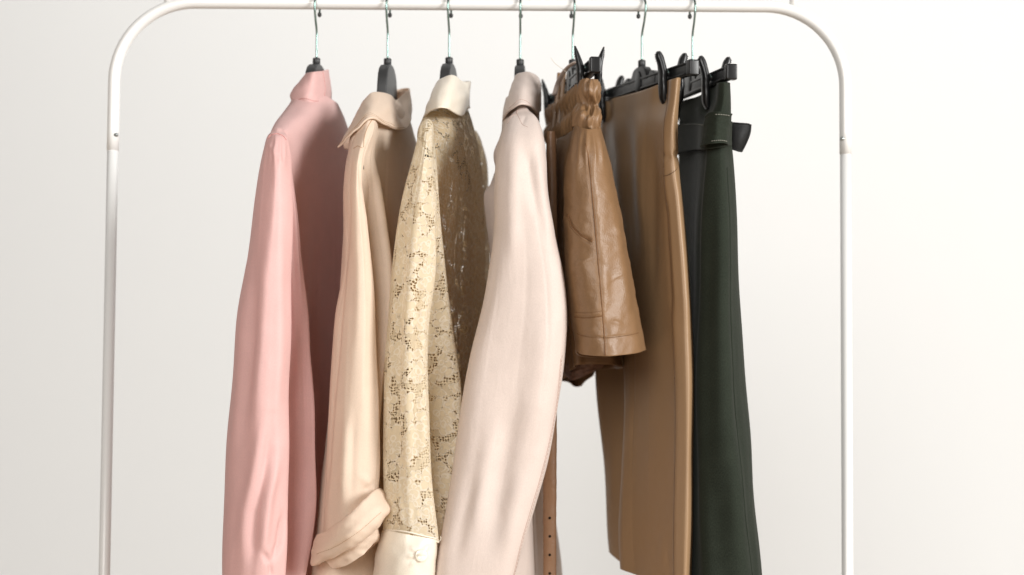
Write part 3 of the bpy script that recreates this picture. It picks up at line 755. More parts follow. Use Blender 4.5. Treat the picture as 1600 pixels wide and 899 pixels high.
# ================================================================== lace blouse
lac = thing('blouse', 'ivory floral lace blouse with satin collar and buttoned satin cuff', 'blouse', f3.w(0, 0, Z1 - .6).tolist(), 'tops hanging on the rail')
zb = U(702, 172, 0)[2]
B = body_grid(f3, [(zb + .004, .06, .05, .024, .024, 0), (zb - .008, .076, .075, .024, .028, 0), (zb - .026, .106, .105, .025, .032, 0), (zb - .048, .142, .15, .026, .034, 0), (zb - .075, .172, .182, .019, .035, 0), (zb - .11, .180, .20, .017, .036, -.002), (zb - .2, .182, .205, .016, .038, -.006), (zb - .4, .184, .21, .020, .042, -.010), (zb - .6, .195, .214, .04, .046, -.01), (zb - .74, .195, .215, .044, .05, -.012)])
lb = patch('body', B, M['laceshade'], lac, True, 160, 160, body_disp(17, .004, 8))
leaf = np.array([
 [U(678,144,-.020), U(672,156,-.022), U(667,170,-.024), U(662,186,-.025)],
 [U(680,133,-.062), U(674,148,-.088), U(669,163,-.106), U(665,179,-.116)],
 [U(689,121,-.082), U(685,136,-.114), U(681,151,-.136), U(678,168,-.150)],
 [U(702,115.5,-.080), U(700,130,-.114), U(697,148,-.138), U(693,165.5,-.152)],
 [U(714,121,-.058), U(713,138,-.090), U(711,156,-.114), U(708,175,-.128)],
 [U(723,127,-.022), U(724,142,-.046), U(724,160,-.066), U(722,182,-.076)],
 [U(731,128.5,.018), U(733,140,.008), U(731,156,-.006), U(728,172,-.012)],
 [U(735.5,127,.042), U(735,138,.042), U(733,150,.040), U(733,166,.036)],
 [U(728,127,.064), U(730,138,.066), U(734,156,.064), U(737,172,.060)],
 [U(712,128,.062), U(712,140,.066), U(714,156,.066), U(716,170,.066)]]).transpose(1, 0, 2)
lcl = patch('collar', leaf, M['satin'], lac, False, 130, 40, lambda px, py, s, t: .0007*nz(px, py, 36, 40, 15), thick=.0018, relax=45)
sl = rows([
 (193, [(659,-.172), (662,-.184), (668,-.188), (673,-.184), (676,-.176), (676,-.166), (674,-.156), (668,-.150), (661,-.158)]),
 (212, [(654,-.178), (658,-.196), (666,-.203), (673,-.197), (677,-.184), (678,-.170), (675,-.152), (667,-.142), (658,-.154)]),
 (250, [(645,-.180), (651,-.208), (662,-.222), (673,-.212), (678,-.192), (682,-.172), (677,-.146), (666,-.132), (651,-.146)]),
 (330, [(625,-.182), (634,-.216), (654,-.234), (675,-.222), (683,-.198), (687,-.174), (678,-.138), (658,-.122), (635,-.138)]),
 (420, [(613,-.184), (624,-.220), (648,-.240), (680,-.226), (662,-.180), (694,-.174), (680,-.132), (652,-.114), (625,-.132)]),
 (520, [(605,-.186), (616,-.224), (642,-.246), (668,-.232), (655,-.178), (706,-.176), (684,-.128), (648,-.108), (618,-.128)]),
 (620, [(601,-.188), (612,-.226), (638,-.248), (667,-.234), (653,-.178), (718,-.178), (688,-.126), (646,-.106), (614,-.126)]),
 (700, [(600,-.190), (611,-.228), (638,-.248), (671,-.234), (656,-.180), (714,-.178), (688,-.128), (644,-.108), (613,-.128)]),
 (770, [(600,-.192), (611,-.228), (639,-.246), (675,-.232), (662,-.188), (704,-.184), (684,-.134), (642,-.114), (613,-.132)]),
 (832, [(599,833,-.194), (611,834,-.226), (640,839,-.240), (679,847,-.228), (682,848,-.212), (690,846,-.192), (678,842,-.146), (640,836,-.126), (612,834,-.140)])])
def ld(px, py, s, t):
    d = .0012*nz(px, py, 70, 360, 41) * np.clip(t*3, 0, 1) + crisp(s, t, 107, 22, .0016) * np.clip(t*8, 0, 1)
    d += ridge(px, py, [(651, 290), (642, 440), (637, 600), (640, 740)], 11, .004, .2)
    d -= ridge(px, py, [(634, 380), (622, 520), (620, 660), (630, 800)], 6, .0042, .2)
    d += ridge(px, py, [(612, 520), (610, 700), (612, 810)], 6, .002, .2)
    d += ridge(px, py, [(664, 400), (660, 560), (662, 720)], 7, .0025, .2) - ridge(px, py, [(653, 420), (649, 560), (651, 760)], 5, .003, .2)
    for x in (606, 617, 628, 641, 653, 664, 674): d += ridge(px, py, [(x, 832), (x-1, 780)], 3.2, .0014, .45)
    return d
ls = patch('sleeve', sl, M['lace'], lac, True, 210, 240, ld, cap=True)
cu = rows([
 (829, [(598,830,-.194), (610,830,-.227), (640,836,-.241), (679,843,-.230), (683,844,-.212), (686,844,-.192), (676,838,-.146), (640,832,-.128), (611,830,-.140)]),
 (850, [(592,850,-.194), (606,850,-.230), (640,854,-.245), (678,858,-.233), (683,858,-.212), (685,858,-.190), (675,854,-.142), (638,850,-.122), (606,850,-.136)]),
 (899, [(584,899,-.194), (600,899,-.232), (636,899,-.248), (674,899,-.235), (680,899,-.212), (682,899,-.188), (672,899,-.140), (632,899,-.12), (598,899,-.134)]),
 (945, [(580,945,-.194), (597,945,-.230), (632,945,-.246), (670,945,-.233), (676,945,-.212), (677,945,-.188), (668,945,-.142), (628,945,-.122), (595,945,-.136)])])
def cud(px, py, s, t):
    d = .0007*nz(px, py, 40, 60, 51)
    for (x, y) in ((640, 852), (634, 870), (640, 886), (672, 850)): d += ridge(px, py, [(657, 868), (x, y)], 3.2, .0016, .3)
    d -= ridge(px, py, [(651, 862), (652, 876)], 4, .0012, .3)
    return d
lcf = patch('cuff', cu, M['satin'], lac, True, 150, 60, cud)
seam('cuff_seam', ls, [(600,828), (620,829), (645,833), (668,839), (681,842)], M['satin'], lcf.o, .0011, .0005, 40)
p, n_ = on(lcf, 658, 868); n_ = np.array([n_[0]*.5, -1, 0.05]); n_ /= np.linalg.norm(n_)
bpath = np.array([p + n_*k for k in (.0002, .0012, .0024, .0030, .0028, .0020, .0021)])
btn = tube('button', bpath, [.0066, .0074, .0072, .0062, .0050, .0042, .0002], M['button'], lcf.o, 24)
a1 = np.cross(n_, [0, 0, 1.0]); a1 /= np.linalg.norm(a1); a2 = np.cross(n_, a1)
for q in range(4):
    c = p + n_*.0021 + (a1*math.cos(q*1.571+.78) + a2*math.sin(q*1.571+.78))*.0019
    tube('buttonhole_dot', [c - n_*.0003, c + n_*.0002], .0007, M['creamthread'], btn, 8)
th0, _n = on(ls, 681, 842)
tube('loose_thread', resample([th0, U(686,846,-.225), U(689,842,-.225), U(688,838,-.225)], 12), .0004, M['satin'], lcf.o, 5)
patch('sleeve', ring([(204, 742, 744, .17, .003), (214, 738, 750, .172, .02), (240, 734, 757, .18, .035), (300, 730, 764, .19, .05), (420, 724, 766, .19, .055), (640, 714, 758, .18, .055), (900, 706, 750, .17, .05)]), M['lace'], lac, True, 70, 90, lambda px, py, s, t: .003*nz(px, py, 40, 260, 8))

# ================================================================== blush jacket
jac = thing('jacket', 'pale blush crepe jacket with turned-down collar and one broad sleeve in front', 'jacket', f4.w(0, 0, Z1 - .6).tolist(), 'tops hanging on the rail')
zb = U(813, 168, 0)[2]
B = body_grid(f4, [(zb + .006, .065, .05, .020, .022, .002), (zb - .008, .085, .08, .022, .026, .002), (zb - .026, .118, .11, .022, .030, .002), (zb - .048, .155, .15, .020, .032, 0), (zb - .075, .168, .185, .020, .034, 0), (zb - .13, .17, .20, .022, .035, 0), (zb - .3, .172, .205, .026, .040, -.004), (zb - .5, .176, .21, .018, .062, -.008), (zb - .64, .178, .212, .018, .098, -.010), (zb - .74, .18, .214, .018, .108, -.010)], 28, .62, .6)
jb = patch('body', B, M['blush'], jac, True, 150, 150, body_disp(23, .003, 6))
leaf = np.array([
 [U(806,136,.02), U(799,154,.01), U(795,172,.0), U(790,190,-.01)],
 [U(803,126,-.048), U(795,148,-.072), U(790,167,-.096), U(786,186,-.108)],
 [U(809,114,-.075), U(803,132,-.112), U(799,150,-.138), U(797,169,-.154)],
 [U(819,110,-.081), U(816,126,-.120), U(813,142,-.146), U(811,158.5,-.162)],
 [U(830,113,-.075), U(829,130,-.110), U(827,146,-.136), U(826,161,-.156)],
 [U(838,118,-.046), U(840,136,-.074), U(839,155,-.100), U(837,175,-.118)],
 [U(843,126,.006), U(844.5,140,.0), U(844,156,-.008), U(842,176,-.014)],
 [U(842,128,.040), U(844,142,.044), U(845,156,.044), U(845,172,.042)],
 [U(828,126,.060), U(830,142,.062), U(832,158,.062), U(832,174,.06)]]).transpose(1, 0, 2)
jcl = patch('collar', leaf, M['blush'], jac, False, 130, 44, lambda px, py, s, t: .0006*nz(px, py, 36, 40, 16), thick=.0024, relax=45)
seam('collar_edge', jcl, [(795,170), (803,163), (812,156), (825,160), (836,174)], M['blushthread'], jcl.o, .0004, .0001, 36)
und = rows([(0, [(828,160,-.05), (838,166,-.03), (843,172,.0)]), (0, [(830,182,-.05), (839,188,-.03), (843,190,.0)]), (0, [(832,202,-.05), (840,206,-.03), (843,206,.0)])])
patch('collar_stand', und, M['blush'], jac, False, 20, 20, None, thick=.0015)
sl = ring([(172, 806, 826, -.136, .008), (182, 797, 837, -.146, .020), (197, 789, 845, -.156, .032), (216, 782, 850, -.164, .040), (250, 775, 854, -.172, .040), (300, 772, 855, -.178, .039), (360, 769, 866, -.182, .038), (430, 760, 880, -.186, .037), (490, 750, 885, -.188, .036), (560, 736, 882, -.190, .035), (640, 721, 871, -.192, .035), (720, 708, 857, -.194, .034), (800, 695, 834, -.196, .034), (899, 680, 804, -.198, .033), (990, 668, 776, -.198, .033)], 20, .62)
def jd(px, py, s, t):
    d = .0014*nz(px, py, 120, 420, 61) * np.clip(t*4, 0, 1) + crisp(s, t, 109, 18, .0007) * np.clip(t*4 - .8, 0, 1)
    d += ridge(px, py, [(806, 205), (802, 290), (800, 420)], 12, .0035, .3)
    d -= ridge(px, py, [(822, 225), (832, 290), (846, 350)], 10, .0045, .3)
    d += ridge(px, py, [(838, 235), (850, 310), (862, 390)], 8, .003, .3)
    d -= ridge(px, py, [(778, 300), (770, 420), (748, 540)], 9, .0018, .3)
    d += ridge(px, py, [(850, 470), (846, 580), (826, 700)], 22, .0040, .3)
    d -= ridge(px, py, [(812, 600), (790, 700), (776, 800), (760, 890)], 19, .0052, .35)
    d += ridge(px, py, [(782, 640), (756, 740), (738, 850)], 15, .0036, .35)
    d -= ridge(px, py, [(748, 720), (722, 820), (706, 899)], 13, .0030, .35)
    d += ridge(px, py, [(822, 720), (800, 800), (788, 890)], 14, .0030, .35)
    d += ridge(px, py, [(776, 696), (786, 678)], 2.2, .0010, .4)
    d -= ridge(px, py, [(822, 180), (815, 196)], 3, .0008)
    return d
js = patch('sleeve', sl, M['blush'], jac, True, 210, 260, jd, cap=True)
seam('sleeve_seam', js, [(876,560), (870,625), (858,690), (843,750), (828,800), (812,856), (801,905)], M['blushthread'], js.o, .0005, .0001, 70)
stitches('stitching', js, [(878,556), (872,622), (860,688), (846,746), (831,798), (815,852), (804,902)], M['blushthread'], js.o, 60, .0003, .0002)
seam('shoulder_seam', js, [(803,162), (806,172), (812,186), (818,196), (825,199)], M['blushthread'], js.o, .0005, -.0002, 30)
seam('shoulder_seam', js, [(806,176), (795,181), (789,190)], M['blushthread'], js.o, .0005, .0001, 18)
patch('lapel', np.array([[U(790,182,-.07), U(796,182,-.08), U(804,186,-.08)], [U(781,214,-.078), U(787,216,-.09), U(796,220,-.09)], [U(771,246,-.082), U(779,250,-.094), U(790,255,-.094)], [U(774,262,-.080), U(781,264,-.09), U(790,266,-.09)]]), M['blush'], jac, False, 30, 40, thick=.002)
patch('front_edge', np.array([[U(774,266,-.055), U(780,266,-.075), U(788,266,-.09)], [U(765,290,-.055), U(774,290,-.075), U(786,290,-.09)], [U(757,300,-.05), U(768,306,-.07), U(782,316,-.09)], [U(759,345,-.05), U(768,345,-.07), U(780,350,-.09)], [U(766,400,-.05), U(770,400,-.07), U(778,400,-.09)], [U(762,480,-.05), U(764,480,-.07), U(770,480,-.09)]]), M['blush'], jac, False, 30, 60, thick=.002)
patch('sleeve', ring([(200, 800, 832, .17, .02), (230, 796, 840, .18, .035), (420, 796, 844, .19, .05), (700, 800, 856, .18, .05), (950, 804, 864, .17, .05)]), M['blush'], jac, True, 60, 80, lambda px, py, s, t: .002*nz(px, py, 40, 300, 7))

# ================================================================== tan leather shorts
sho = thing('shorts', 'tan leather shorts with gathered paper-bag waist on pointed clips', 'shorts', f5.w(0, 0, Z1 - .4).tolist(), 'bottoms hanging on the rail')
wb = rows([
 (0, [(911,124,-.172), (918,122,-.186), (927,123,-.188), (935,126,-.172), (930,131,-.13), (918,140,-.05), (905,150,.05), (890,165,.14), (872,172,.155), (862,168,.14), (872,158,.06), (890,140,-.03), (905,128,-.11)]),
 (0, [(910,142,-.172), (917,142,-.188), (927,143,-.190), (934,145,-.172), (930,148,-.13), (918,156,-.05), (904,165,.05), (889,178,.14), (870,184,.155), (859,180,.14), (868,172,.06), (886,158,-.03), (902,148,-.11)]),
 (0, [(909,160,-.168), (917,163,-.178), (926,164,-.180), (933,162,-.168), (928,166,-.13), (916,173,-.05), (902,181,.05), (888,192,.14), (872,197,.150), (862,194,.135), (872,188,.06), (888,176,-.03), (901,166,-.11)]),
 (0, [(903,178,-.174), (914,181,-.192), (927,181,-.194), (936,179,-.174), (931,182,-.13), (917,189,-.05), (902,197,.05), (888,206,.14), (868,211,.155), (856,208,.14), (866,202,.06), (884,192,-.03), (898,183,-.11)]),
 (0, [(899,199,-.172), (911,203,-.188), (926,204,-.190), (936,200,-.172), (931,203,-.13), (917,209,-.05), (902,216,.05), (888,224,.14), (868,228,.15), (857,226,.135), (866,220,.06), (882,211,-.03), (896,203,-.11)])])
def wd(px, py, s, t):
    puff = np.abs(np.sin(t*2*math.pi))            # two puffs between three drawn-in rows
    d = .0018*np.sin(6.283*(s*27 + .3*np.sin(t*6))) * (.45 + .55*puff) + .0019*np.sin(6.283*(s*62 + .35*np.sin(9*t + 5*s))) + .0022*puff - .0015
    for x in (913, 921, 930): d += ridge(px, py, [(x, 118), (x-1, 150), (x-2, 166)], 3.0, .0020, .2)
    d -= ridge(px, py, [(917, 120), (917, 160), (913, 200)], 2.0, .0035, .1) + ridge(px, py, [(926, 121), (925, 165)], 1.8, .003, .1) + ridge(px, py, [(925, 166), (922, 200)], 1.8, .003, .1)
    return d
swb = patch('waistband', wb, M['tan'], sho, True, 460, 80, wd, thick=.001)
leg = rows([
 (0, [(899,197,-.172), (908,200,-.190), (919,202,-.196), (929,201,-.190), (937,198,-.172), (930,203,-.12), (915,206,-.09), (900,204,-.11)]),
 (0, [(894,222,-.174), (904,222,-.198), (919,222,-.206), (934,222,-.198), (943,222,-.174), (936,224,-.11), (915,226,-.08), (896,226,-.11)]),
 (0, [(886,262,-.176), (899,262,-.204), (921,262,-.214), (942,262,-.204), (953,262,-.174), (944,264,-.10), (916,266,-.07), (892,266,-.11)]),
 (0, [(883,340,-.178), (897,342,-.208), (928,343,-.222), (956,342,-.208), (968,340,-.172), (956,342,-.09), (922,346,-.06), (892,346,-.11)]),
 (0, [(887,440,-.180), (902,444,-.212), (938,446,-.228), (972,442,-.210), (986,438,-.172), (972,440,-.08), (932,446,-.05), (898,446,-.11)]),
 (0, [(895,500,-.181), (910,505,-.213), (943,508,-.230), (982,502,-.210), (997,496,-.172), (982,500,-.08), (940,506,-.05), (906,506,-.11)]),
 (0, [(901,550,-.182), (914,555,-.214), (948,557,-.231), (990,553,-.210), (1007,548,-.172), (990,552,-.08), (946,558,-.05), (912,558,-.11)])])
def sd(px, py, s, t):
    d = .0010*nz(px, py, 60, 110, 71) * np.clip(t*4, 0, 1) + .0003*nz(px, py, 22, 30, 72)*np.clip(t*3, 0, 1)
    for x, sx in ((901, -8), (909, -5), (917, -1), (925, 5), (932, 10)):
        d += ridge(px, py, [(x, 200), (x + sx*.6, 228), (x + sx, 262)], 3.2, .0020, .35)
    d += ridge(px, py, [(912, 232), (903, 258), (898, 300)], 7, .0022, .4)
    d -= ridge(px, py, [(917, 222), (921, 262), (926, 320), (935, 420), (942, 500), (946, 558)], 2.2, .0009, .08)
    d += ridge(px, py, [(924, 230), (930, 300), (940, 400)], 6, .0009, .3)
    d += ridge(px, py, [(958, 300), (970, 400), (984, 500)], 8, .0022, .3)
    d -= ridge(px, py, [(884, 336), (892, 352), (905, 366), (925, 378)], 2.8, .0022, .1)
    d += ridge(px, py, [(905, 380), (916, 440), (914, 480)], 12, .0025, .4)
    d -= ridge(px, py, [(945, 520), (960, 470), (955, 400)], 9, .0022, .4)
    d -= ridge(px, py, [(896, 495), (920, 496), (942, 494)], 1.8, .0012, .1)
    d -= ridge(px, py, [(900, 524), (945, 528), (1003, 521)], 1.5, .0008, .05)
    d += crisp(s, t, 131, 12, .0006, .010, .2) * np.clip(t*5, 0, 1)
    for a, b in (((900, 415), (930, 400)), ((955, 440), (975, 425)), ((910, 520), (935, 512)), ((960, 350), (968, 372)), ((952, 500), (975, 508))): d += ridge(px, py, [a, b], 3, .0009, .4)
    return d
lg = patch('leg', leg, M['tan'], sho, True, 220, 220, sd, thick=.0014)
seam('side_seam', lg, [(915,224), (920,250), (925,300), (934,400), (941,480), (944,520), (946,556)], M['tanthread'], lg.o, .0010, -.0003, 60)
seam('pocket_edge', lg, [(884,336), (891,350), (905,365), (926,378)], M['tanthread'], lg.o, .0011, .0001, 40)
stitches('stitching', lg, [(885,343), (892,356), (905,370), (925,383)], M['tanthread'], lg.o, 22, .0003, .0002)
seam('panel_seam', lg, [(896,496), (918,497), (942,494)], M['tanthread'], lg.o, .0007, .0, 30)
stitches('stitching', lg, [(896,488), (918,489), (941,486)], M['tanthread'], lg.o, 20, .0003, .0002)
stitches('stitching', lg, [(899,522), (922,527), (945,528), (975,525), (1002,520)], M['tanthread'], lg.o, 46, .0004, .0002)
# far leg and flank
fleg = rows([
 (0, [(899,203,-.10), (880,212,-.02), (862,224,.09), (857,228,.135), (875,230,.16), (900,222,.10), (925,212,.0), (925,208,-.07)]),
 (0, [(892,262,-.10), (874,268,-.02), (858,276,.09), (855,280,.14), (878,282,.17), (910,275,.10), (940,266,.0), (930,262,-.07)]),
 (0, [(892,350,-.10), (876,356,-.02), (864,362,.09), (862,366,.14), (884,368,.18), (925,360,.10), (952,352,.0), (940,350,-.07)]),
 (0, [(896,450,-.08), (884,456,-.02), (876,462,.09), (874,466,.14), (892,468,.19), (935,460,.11), (965,452,.02), (950,450,-.05)]),
 (0, [(906,555,-.05), (892,565,-.01), (882,585,.08), (880,592,.13), (902,600,.18), (932,575,.12), (968,566,.03), (950,560,-.03)]),
 (0, [(908,570,-.05), (895,578,-.01), (884,590,.08), (881,596,.13), (905,604,.18), (930,582,.12), (972,575,.03), (950,570,-.03)])])
fl = patch('leg', fleg, M['tan'], sho, True, 150, 120, lambda px, py, s, t: .003*nz(px, py, 50, 260, 74) + .0025*np.sin(6.283*s*9)*np.clip(t*1.5, 0, 1), thick=.0012)
patch('lining', rows([(0, [(884,548,.04), (900,556,.0), (925,560,.0), (945,562,.02)]), (0, [(883,572,.04), (900,580,.0), (922,576,.0), (942,572,.02)]), (0, [(884,588,.04), (898,594,.0), (918,586,.0), (938,576,.02)])]), M['lining'], sho, False, 50, 30, lambda px, py, s, t: .001*nz(px, py, 18, 14, 75))
# ruffle standing out on the far side of the waist
patch('ruffle', rows([(0, [(850,180,.15), (858,182,.13), (868,178,.08), (878,170,.0)]), (0, [(853,195,.15), (860,198,.13), (869,196,.08), (878,188,.0)]), (0, [(858,210,.15), (863,212,.13), (870,212,.08), (880,206,.0)])]), M['tan'], sho, False, 40, 24, lambda px, py, s, t: .002*np.sin(s*30), thick=.0012)
# hanging loop over the bar and its tag string
lp = resample([U(900,97,-.13), U(893,101,-.12), U(884,109,-.10), U(876,121,-.08), U(870,135,-.06), U(866,149,-.05)], 24)
Vv, Ff = tube_mesh(lp, .0034, 10, True, .35); mesh_obj('hanging_loop', Vv, Ff, M['blush'], sho)
for x0, x1, yv in ((874, 864, .05), (881, 872, .03)):
    Vv, Ff = tube_mesh(resample([U(x0,114,yv), U(x0-3,150,yv), U(x1,200,yv), U(x1-2,260,yv)], 20), .0030, 10, True, .3); mesh_obj('strap', Vv, Ff, M['tan'], sho)
tube('tag_string', resample([U(885,113,-.1), U(876,106,-.1), U(866,98,-.1), U(861,91,-.1)], 16), .0004, M['satin'], sho, 5)

# ================================================================== tan belt
belt = thing('belt', 'narrow tan leather belt with punched holes hanging behind the blush jacket', 'belt', U(859, 980, -.07).tolist())
bl = rows([(y, [(xc - w_, -.072), (xc, -.076), (xc + w_, -.072), (xc + w_, -.068), (xc, -.0685), (xc - w_, -.068)]) for y, xc, w_ in ((205, 861, 7), (300, 862, 8), (420, 862, 9), (540, 861, 9.5), (660, 860, 10), (760, 859, 10), (830, 859, 10), (899, 859, 10), (970, 859, 10))])
bp_ = patch('strap', bl, M['belt'], belt, True, 48, 160, lambda px, py, s, t: .0004*nz(px, py, 30, 60, 81))
for y in (811, 837, 866, 895, 925):
    p, n_ = on(bp_, 859, y)
    tube('punched_hole', [p - n_*.0004, p + n_*.00025], .0018, M['hole'], bp_.o, 12)

# ================================================================== khaki skirt
kha = thing('skirt', 'khaki brown smooth leather midi skirt hanging from two rounded clips', 'skirt', f6.w(0, 0, Z1 - .6).tolist(), 'bottoms hanging on the rail')
kg = rows([
 (0, [(1063,122,-.158), (1056,122,-.168), (1049,124,-.162), (1044,126,-.110), (1016,137,-.060), (992,145,.0), (970,151,.06), (952,156,.105), (940,162,.135), (944,166,.145), (965,160,.13), (1000,150,.06), (1035,138,-.04), (1057,128,-.12)]),
 (0, [(1061,150,-.158), (1054,151,-.170), (1047,152,-.164), (1043,154,-.115), (1015,162,-.062), (991,168,.0), (969,174,.06), (950,178,.105), (938,183,.135), (943,187,.146), (965,182,.13), (1000,174,.06), (1035,164,-.04), (1056,156,-.12)]),
 (0, [(1059,185,-.156), (1050,186,-.173), (1042,187,-.167), (1037,188,-.140), (1012,193,-.075), (989,198,-.01), (967,202,.055), (948,206,.108), (937,210,.135), (942,214,.148), (965,208,.13), (1000,200,.06), (1035,192,-.04), (1054,188,-.12)]),
 (0, [(1060,240,-.154), (1051,242,-.174), (1042,243,-.170), (1036,244,-.150), (1010,248,-.085), (986,252,-.02), (964,256,.05), (945,260,.11), (934,262,.135), (940,266,.150), (966,262,.13), (1002,254,.06), (1038,246,-.04), (1056,242,-.12)]),
 (0, [(1068,330,-.156), (1058,332,-.178), (1047,333,-.172), (1040,334,-.150), (1012,338,-.085), (988,342,-.02), (965,346,.05), (943,350,.11), (931,352,.135), (938,356,.152), (968,350,.13), (1006,344,.06), (1044,336,-.04), (1063,332,-.12)]),
 (0, [(1077,450,-.158), (1067,452,-.182), (1055,453,-.175), (1047,454,-.150), (1016,458,-.085), (992,462,-.02), (968,464,.05), (944,466,.11), (929,468,.135), (938,472,.155), (972,466,.13), (1012,460,.06), (1052,454,-.04), (1072,452,-.12)]),
 (0, [(1083,590,-.160), (1073,592,-.185), (1061,593,-.178), (1052,594,-.152), (1020,598,-.085), (994,602,-.025), (976,604,.02), (985,604,.08), (931,604,.135), (942,606,.158), (976,604,.13), (1018,600,.06), (1058,594,-.04), (1078,592,-.12)]),
 (0, [(1083,720,-.162), (1073,722,-.187), (1061,723,-.180), (1052,724,-.154), (1020,728,-.085), (992,732,-.025), (972,734,.02), (981,734,.08), (943,732,.135), (950,736,.160), (980,734,.13), (1020,730,.06), (1060,724,-.04), (1078,722,-.12)]),
 (0, [(1081,830,-.163), (1071,832,-.188), (1060,833,-.181), (1051,834,-.156), (1019,836,-.085), (990,838,-.025), (968,838,.02), (977,837,.08), (949,832,.135), (956,836,.160), (982,834,.13), (1020,832,.06), (1060,830,-.04), (1077,830,-.12)]),
 (0, [(1078,918,-.164), (1068,921,-.188), (1058,921,-.181), (1050,918,-.156), (1018,906,-.085), (992,898,-.025), (970,889,.02), (976,884,.08), (952,862,.135), (958,862,.160), (982,866,.13), (1020,880,.06), (1058,900,-.04), (1075,912,-.12)])])
def kd(px, py, s, t):
    d = .0012*nz(px, py, 70, 500, 91) + crisp(s, t, 113, 12, .0006, .010)
    d += ridge(px, py, [(962, 165), (966, 240), (970, 360)], 9, .0040, .3) - ridge(px, py, [(978, 160), (984, 260), (990, 420)], 9, .0035, .3)
    d += ridge(px, py, [(1000, 160), (1000, 260), (1006, 380)], 10, .0040, .3) - ridge(px, py, [(1022, 200), (1020, 330), (1020, 480)], 8, .0028, .3)
    d -= ridge(px, py, [(1052, 236), (1062, 248)], 4, .0022, .3) + ridge(px, py, [(1036, 238), (1048, 250)], 5, .0018, .3)
    d += ridge(px, py, [(1050, 260), (1058, 300), (1066, 400), (1074, 520)], 5, .0022, .2)
    d -= ridge(px, py, [(1040, 300), (1047, 420), (1052, 500)], 3, .0024, .2)
    d += ridge(px, py, [(1040, 820), (1030, 899)], 7, .0014, .4) - ridge(px, py, [(1042, 860), (1046, 899)], 4, .001, .4)
    d -= ridge(px, py, [(950, 150), (952, 190)], 6, .004, .3)
    d += ridge(px, py, [(956, 600), (956, 800)], 5, .0012, .2)
    return d
ks = patch('panel', kg, M['khaki'], kha, True, 260, 250, kd, thick=.0012)
seam('panel_seam', ks, [(1052,590), (1052,680), (1052,780), (1052,880), (1051,910)], M['khakithread'], ks.o, .0006, .0, 60)
seam('waist_seam', ks, [(1037,276), (1048,272), (1060,262)], M['khakithread'], ks.o, .0006, .0001, 24)
seam('side_seam', ks, [(1036,140), (1037,200), (1037,262)], M['khakithread'], ks.o, .0005, .0001, 30)

# ================================================================== green skirt
gre = thing('skirt', 'dark green wool skirt with broad belt loop and a protruding belt end', 'skirt', f7.w(0, 0, Z1 - .6).tolist(), 'bottoms hanging on the rail')
gg = rows([
 (0, [(1139,129,-.158), (1131,128,-.168), (1123,129,-.160), (1119,132,-.110), (1100,146,-.060), (1085,152,.0), (1072,156,.06), (1064,160,.11), (1070,166,.145), (1090,160,.10), (1115,148,.0), (1134,136,-.10)]),
 (0, [(1139,155,-.157), (1130,155,-.171), (1121,156,-.162), (1117,158,-.116), (1098,168,-.062), (1083,174,.0), (1070,179,.06), (1062,184,.11), (1070,188,.148), (1090,184,.10), (1116,173,.0), (1134,162,-.10)]),
 (0, [(1138,178,-.155), (1127,179,-.173), (1116,180,-.167), (1110,181,-.145), (1096,189,-.075), (1082,194,-.01), (1070,198,.055), (1061,202,.11), (1070,206,.149), (1091,202,.10), (1117,193,.0), (1134,184,-.10)]),
 (0, [(1137,205,-.154), (1126,206,-.174), (1113,207,-.170), (1106,208,-.150), (1094,212,-.085), (1082,216,-.02), (1069,220,.05), (1060,222,.11), (1070,226,.150), (1092,222,.10), (1118,214,.0), (1134,208,-.10)]),
 (0, [(1139,245,-.156), (1127,246,-.180), (1112,247,-.174), (1102,248,-.150), (1090,252,-.085), (1080,256,-.02), (1068,258,.05), (1058,260,.11), (1070,264,.152), (1096,258,.10), (1126,252,.0), (1141,246,-.09)]),
 (0, [(1144,330,-.158), (1130,332,-.186), (1108,333,-.178), (1094,334,-.150), (1085,338,-.085), (1077,342,-.02), (1064,346,.05), (1054,350,.11), (1070,354,.155), (1100,348,.10), (1134,340,.0), (1149,332,-.08)]),
 (0, [(1148,480,-.160), (1132,482,-.192), (1106,483,-.182), (1090,484,-.150), (1082,488,-.085), (1073,492,-.02), (1060,496,.05), (1050,500,.11), (1070,504,.158), (1108,496,.10), (1142,488,.0), (1158,482,-.07)]),
 (0, [(1156,640,-.162), (1138,642,-.196), (1106,643,-.186), (1088,644,-.152), (1080,648,-.085), (1070,652,-.02), (1058,656,.05), (1050,660,.11), (1072,664,.160), (1114,656,.10), (1150,648,.0), (1168,642,-.06)]),
 (0, [(1167,780,-.164), (1146,782,-.198), (1108,783,-.188), (1087,784,-.154), (1078,788,-.085), (1068,792,-.02), (1056,796,.05), (1050,800,.11), (1074,804,.162), (1120,796,.10), (1160,788,.0), (1180,782,-.06)]),
 (0, [(1180,905,-.166), (1156,906,-.200), (1112,906,-.190), (1088,907,-.156), (1078,910,-.085), (1068,912,-.02), (1056,914,.05), (1050,916,.11), (1076,918,.164), (1126,914,.10), (1170,909,.0), (1189,905,-.06)]),
 (0, [(1188,980,-.166), (1162,980,-.200), (1114,980,-.190), (1088,980,-.156), (1078,980,-.085), (1068,980,-.02), (1056,980,.05), (1050,980,.11), (1076,980,.164), (1128,980,.10), (1176,980,.0), (1195,980,-.06)])])
def gd(px, py, s, t):
    d = .0022*nz(px, py, 60, 520, 95) + crisp(s, t, 117, 16, .0022, .014)
    d += ridge(px, py, [(1122, 250), (1124, 400), (1126, 640)], 10, .0028, .3)
    d -= ridge(px, py, [(1108, 320), (1104, 500), (1106, 760)], 9, .0025, .3)
    d += ridge(px, py, [(1136, 620), (1142, 720), (1156, 860)], 10, .0025, .3)
    d += ridge(px, py, [(1090, 165), (1100, 185)], 6, .003, .4) - ridge(px, py, [(1108, 160), (1098, 195)], 5, .003, .3)
    return d
